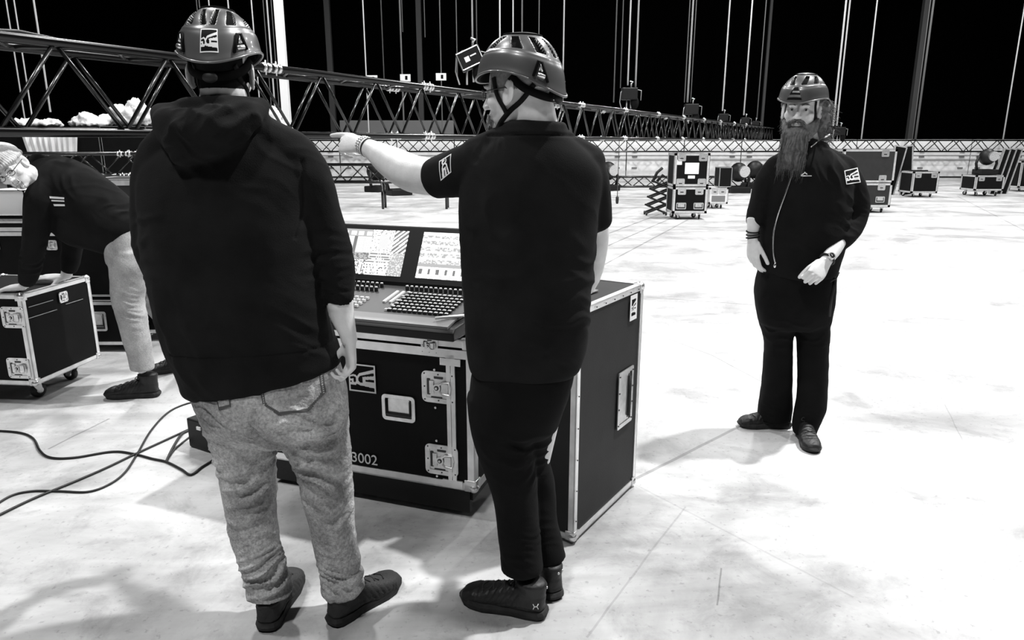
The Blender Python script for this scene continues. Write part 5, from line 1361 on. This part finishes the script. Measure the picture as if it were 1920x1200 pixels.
    fs = folds([(at(1560, 320, 3.5), (.8, 0, .6), .07, .010, .12), (at(1600, 390, 3.55), (.3, 0, 1), .05, .010, .09), (at(1590, 430, 3.5), (.5, 0, 1), .04, .008, .06), (at(1430, 400, 3.55), (0, 0, 1), .045, .009, .08), (at(1460, 340, 3.5), (1, 0, .5), .07, .007, .12), (at(1490, 460, 3.45), (.3, 0, 1), .1, .006, .15)], .004, 2.0, 6.0)
    jk = s.grow('jacket', M['jacket'], rt, .0065, 6, fs); bv = bvh_of(jk)
    def proj(x, y, off=.004):
        d = V(ray(x, y)).normalized(); h = bv.ray_cast(V((0, 0, CH)), d, 9); return h[0]-d*off if h[0] is not None else at(x, y, 3.5)
    mb = MB(); mb.tube(spline([proj(*p) for p in ((1488, 318), (1484, 330), (1477, 350), (1470, 370), (1462, 392), (1455, 415), (1451, 435), (1450, 460), (1451, 480), (1454, 494))], 5), .0045, 6); mb.tube(spline([proj(*p) for p in ((1556, 252), (1546, 258), (1532, 266), (1520, 276))], 5), .004, 6)
    mb.ell(proj(1453, 498, .008), (.007, .005, .012)); mb.obj('zip', M['steel'], jk, True)
    C_ = [proj(x, y, .0) for x, y in ((1583, 320), (1608, 314), (1614, 342), (1587, 346))]
    nn = -V(ray(1597, 330)).normalized(); nn = (V((0, 0, CH))-C_[0]).normalized()
    patch('printed_logo', jk, [c+nn*.02 for c in C_], 34, 34, logo, WB, bv, nn, .002)
    C_ = [proj(x, y, .0) for x, y in ((1502, 320), (1522, 320), (1522, 332), (1502, 332))]
    patch('chest_mark', jk, [c+nn*.02 for c in C_], 24, 16, lambda u, v: 0 if (.75 < v < .9 or (abs(v-(.75-1.2*(u-.0)) ) < .10 and u < .4) or (abs(v-(.25+1.1*(u-.3))) < .1 and .3 < u < .6)) else None, WB, bv, nn, .002)
    s = Solid()
    s.loft(rows([(488, 1428, 1564, Y0, .135), (540, 1417, 1564, Y0, .15), (580, 1420, 1560, Y0, .14), (605, 1425, 1556, Y0, .12)]), 40, 2.3)
    s.loft(rows([(560, 1421, 1490, 3.66, .11), (600, 1424, 1488, 3.67, .10), (645, 1433, 1485, 3.69, .085), (706, 1430, 1484, 3.71, .082), (760, 1423, 1484, 3.74, .085), (786, 1420, 1482, 3.745, .085)]), 32, 2.1, .08)
    s.loft(rows([(560, 1486, 1560, 3.66, .11), (600, 1491, 1554, 3.65, .10), (650, 1496, 1552, 3.64, .085), (727, 1497, 1550, 3.63, .080), (768, 1492, 1546, 3.62, .080), (800, 1487, 1532, 3.61, .075), (812, 1488, 1528, 3.60, .07)]), 32, 2.1, .08)
    s.grow('trousers', M['pants'], rt, .0065, 6, folds([(at(1460, 640, 3.55), (.2, 0, 1), .06, .008, .12), (at(1525, 650, 3.5), (-.2, 0, 1), .06, .008, .12), (at(1510, 790, 3.5), (.2, 0, 1), .04, .008, .08), (at(1450, 770, 3.6), (.2, 0, 1), .04, .008, .08)], .003, 3, 8))
    shoe(rt, (1.560, 3.735, 0), (-1, .02), .30, 'shoe', .10); shoe(rt, (1.585, 3.66, 0), (-.16, -1), .30, 'shoe', .10)
    # watch and wrist bands
    ay = (w2-at(1562, 470, 3.49)).normalized(); u = zv-ay*zv.dot(ay); u.normalize(); v_ = ay.cross(u); cw = w2-ay*.012
    mb = MB(); mb.tube([cw+(u*math.cos(a)*.030+v_*math.sin(a)*.034) for a in [2*PI*i/28 for i in range(28)]], .0055, 8, closed=True); wt = mb.obj('wristwatch', M['rubber'], rt, True)
    mb = MB(); mb.use(M['steel']); mb.cyl(cw+u*.035, .019, .010, u, 24); mb.use(M['black']); mb.cyl(cw+u*.0405, .0135, .001, u, 20); mb.use(M['white']); mb.tube([cw+u*.0415, cw+u*.0415+v_*.010], .0007, 5); mb.tube([cw+u*.0415, cw+u*.0415+ay*.007], .0007, 5); mb.obj('watch_case', None, wt)
    for j in range(3):
        c_ = at(1411.5, 434+j*5.5, 3.605); mb = MB(); mb.tube([c_+V((.031*math.cos(a), .027*math.sin(a), .004*math.sin(a+j))) for a in [2*PI*i/24 for i in range(24)]], .0036, 6, closed=True); mb.obj('wrist_band', M['strap'] if j != 1 else M['lace'], rt, True)
    mb = MB(); p = at(1565, 520, 3.5); mb.tube([p, p+V((0, 0, -.06)), p+V((-.01, -.01, -.10)), p+V((-.006, 0, -.20))], .008, 8); mb.tube([p+V((-.03, -.02, -.02)), p+V((0, -.02, 0)), p+V((.01, -.02, .03))], .004, 6); mb.obj('belt_tool', M['blackm'], rt, True)
    reparent_all(rt)

# ---- 4: leaning man with knitted cap
def leaning_man():
    rt = person('man in pale knitted cap, black sweatshirt and pale jeans leaning over a case at left', (-2.3, 4.22, 0))
    hc = at(20, 316, 3.98); fw = V((.30, -.88, -.36)); R = frame(fw, (-.52, -.10, .82)); s = Solid()
    face_parts(s, hc, R, True, 1.0)
    s.chain([(hc+V((.03, .04, -.02)), .060), (at(62, 335, 4.08), .066), (at(90, 345, 4.12), .09)])
    s.chain([(at(90, 350, 4.14), .09), (at(160, 385, 4.2), .11), (at(232, 432, 4.22), .11)])
    s.chain([(at(85, 355, 4.12), .06), (at(68, 380, 4.06), .045), (at(62, 450, 4.08), .038), (at(48, 530, 4.14), .030)])
    s.chain([(at(100, 355, 4.2), .06), (at(135, 390, 4.36), .045), (at(133, 460, 4.42), .038), (at(126, 515, 4.44), .030)])
    w1 = at(46, 536, 4.14); w2 = at(122, 520, 4.44)
    limb(s, [(at(48, 525, 4.14), .032), (w1, .028)]); limb(s, [(at(126, 508, 4.44), .032), (w2, .028)])
    hand(s, w1+V((-.01, 0, -.005)), vm((V((0, .95, .1)).normalized(), V((-1, 0, -.10)).normalized(), V((-.1, .1, 1)).normalized())), [(.25, .55, .4)]*4, 1.05, ((.6, .8, -.3), .2), .12)
    hand(s, w2+V((-.01, 0, .0)), vm((V((.1, -.95, -.2)).normalized(), V((-1, -.05, .02)).normalized(), V((0, -.2, 1)).normalized())), [(.1, .25, .2)]*4, 1.05, ((.75, .5, -.5), .2), .1)
    s.chain([(at(232, 440, 4.22), .09), (at(243, 560, 4.2), .05), (at(266, 690, 4.22), .036)])
    s.chain([(at(240, 440, 4.3), .09), (at(295, 570, 4.42), .05), (at(345, 660, 4.75), .036)])
    body = s.grow('body', [M['skin']], rt, .0034, 5, face_disp(hc, R)); b = bvh_of(body); eyes(rt, hc, R, V((.5, -.8, -.1)))
    T = lambda *p: hc+R @ V(p)
    # knitted cap
    s = Solid(); s.ell(T(0, -.020, .052), (.091, .108, .088), R, 28, 18); s.ell(T(0, -.05, .10), (.05, .06, .05), R)
    s.chain([(T(.086*math.sin(a), -.012+.100*math.cos(a), .036+.010*math.cos(a)), .013) for a in [2*PI*i/20 for i in range(21)]])
    H = np.array(hc); Rm = np.array([[R[i][j] for j in range(3)] for i in range(3)])
    cp_ = s.grow('knitted_cap', M['beanie'], rt, .005, 4, lambda P, N_: .0022*np.sin(np.arctan2(((P-H) @ Rm)[:, 0], ((P-H) @ Rm)[:, 1])*46)+.004*wob(P, 10))
    mb = MB()
    for q in (-1, 1):
        mb.tube([T(q*.032+.020*math.cos(a), .100, -.002+.014*math.sin(a)) for a in [2*PI*i/18 for i in range(18)]], .0018, 6, closed=True); mb.tube([T(q*.052, .096, .004), T(q*.084, .0, .006)], .0018, 6)
    mb.tube([T(-.012, .104, .0), T(.012, .104, .0)], .0016, 6); mb.obj('spectacles', M['glassm'], rt, True)
    rnd = random.Random(11); mb = MB()
    strands(mb, lambda r: (T(r.uniform(-.03, .03), .088, -.062+r.uniform(-.03, .02)), R @ V((0, .2, -1)), .012), V((0, 0, -.1)), 110, .001, rnd, .001); mb.obj('beard', M['hair'], rt, True)
    # sweatshirt
    s = Solid()
    limb(s, [(at(238, 436, 4.24), .150), (at(212, 415, 4.23), .165), (at(172, 383, 4.22), .168), (at(128, 352, 4.18), .160), (at(92, 338, 4.14), .135), (at(68, 335, 4.1), .085)], 40, 1.1)
    s.cap(at(205, 440, 4.2), .12, at(150, 425, 4.2), .125); s.cap(at(150, 425, 4.2), .125, at(105, 385, 4.2), .13)
    s.chain([(at(60, 325, 4.09), .055), (at(70, 300, 4.12), .04)])
    limb(s, [(at(98, 350, 4.10), .085), (at(76, 372, 4.05), .082), (at(68, 420, 4.06), .070), (at(62, 470, 4.08), .062), (at(54, 515, 4.12), .052), (at(49, 530, 4.14), .046)])
    limb(s, [(at(120, 365, 4.26), .090), (at(138, 400, 4.36), .080), (at(137, 450, 4.41), .066), (at(133, 485, 4.43), .058), (at(129, 508, 4.44), .048)])
    sw = s.grow('sweatshirt', M['hoodie'], rt, .008, 6, folds([(at(120, 330, 4.05), (1, 0, .3), .10, .012, .16), (at(225, 400, 4.1), (1, 0, -.5), .06, .012, .12), (at(60, 480, 4.05), (0, 0, 1), .07, .010, .12), (at(170, 360, 4.1), (.6, 0, 1), .12, .009, .16)], .005, 2.0, 9)); bv = bvh_of(sw)
    nn = V((0, -1, .1)); C_ = [at(68, 367, 3.9), at(94, 369, 3.9), at(94, 386, 3.9), at(70, 386, 3.9)]
    patch('printed_logo', sw, C_, 16, 14, lambda u, v: 0 if (v < .18 or (.35 < v < .5) or v > .78) and u > v*.15 else None, WB, bv, nn, .003)
    s = Solid()
    s.loft([(at(240, 425, 4.24), V((.10, 0, .05)), V((0, .15, 0))), (at(240, 458, 4.24), V((.115, 0, .02)), V((0, .16, 0))), (at(244, 490, 4.24), V((.12, 0, 0)), V((0, .15, 0)))], 34, 2.2)
    s.loft(rows([(470, 208, 276, 4.18, .10), (500, 206, 280, 4.17, .10), (530, 209, 276, 4.17, .098), (562, 212, 268, 4.17, .09), (600, 222, 275, 4.18, .082), (637, 232, 281, 4.19, .076), (668, 241, 285, 4.2, .07), (692, 246, 288, 4.2, .066)]), 30, 2.1, .08)
    limb(s, [(at(250, 480, 4.32), .12), (at(272, 520, 4.36), .10), (at(296, 568, 4.42), .085), (at(318, 605, 4.55), .075), (at(345, 655, 4.75), .06)])
    s.grow('jeans', M['jeans_pale'], rt, .007, 6, folds([(at(238, 570, 4.08), (.2, 0, 1), .05, .010, .10), (at(235, 600, 4.08), (.25, 0, 1), .045, .009, .08), (at(265, 680, 4.1), (.3, 0, 1), .035, .010, .07), (at(300, 570, 4.3), (-.4, 0, 1), .05, .008, .1)], .003, 3, 12))
    shoe(rt, (-2.205, 4.235, 0), (-1, -.10), .335, 'shoe', .13); shoe(rt, (at(345, 655, 4.75).x+.05, 4.82, 0), (-.8, -.5), .32, 'shoe', .13)
    reparent_all(rt)
hooded_man(); pointing_man(); bearded_man(); leaning_man()

# case the leaning man holds
LC0 = V((-2.86, 4.07, 0)); LC1 = V((-2.80, 4.66, 0)); dr = (LC1-LC0).normalized(); Wl = .62
xl = V((dr.y, -dr.x, 0)); o_ = LC0-xl*Wl
L = Case('black flight case on wheels gripped by the leaning man, with corner latches', (o_.x, o_.y), math.atan2(xl.y, xl.x), Wl, (LC1-LC0).length, .125, .685, aw=.028)
for x, y in ((28, 595), (36, 690)):
    u, z = L.px(x, y, 'front'); L.latch('front', min(u, Wl-.07), z, .95)
L.latch('front', .12, .40)
O, U, Vv, N = L.face('right', .33, .60); latch(L.root, O, U, Vv, N, .5)
mb = MB()
for z, y0, y1 in ((.60, .04, .24), (.535, .03, .26), (.55, .34, .50)): mb.tube([V((Wl+.003, y0, z)), V((Wl+.003, y1, z))], .0025, 5)
mb.obj('trim_line', M['zinc'], L.root)
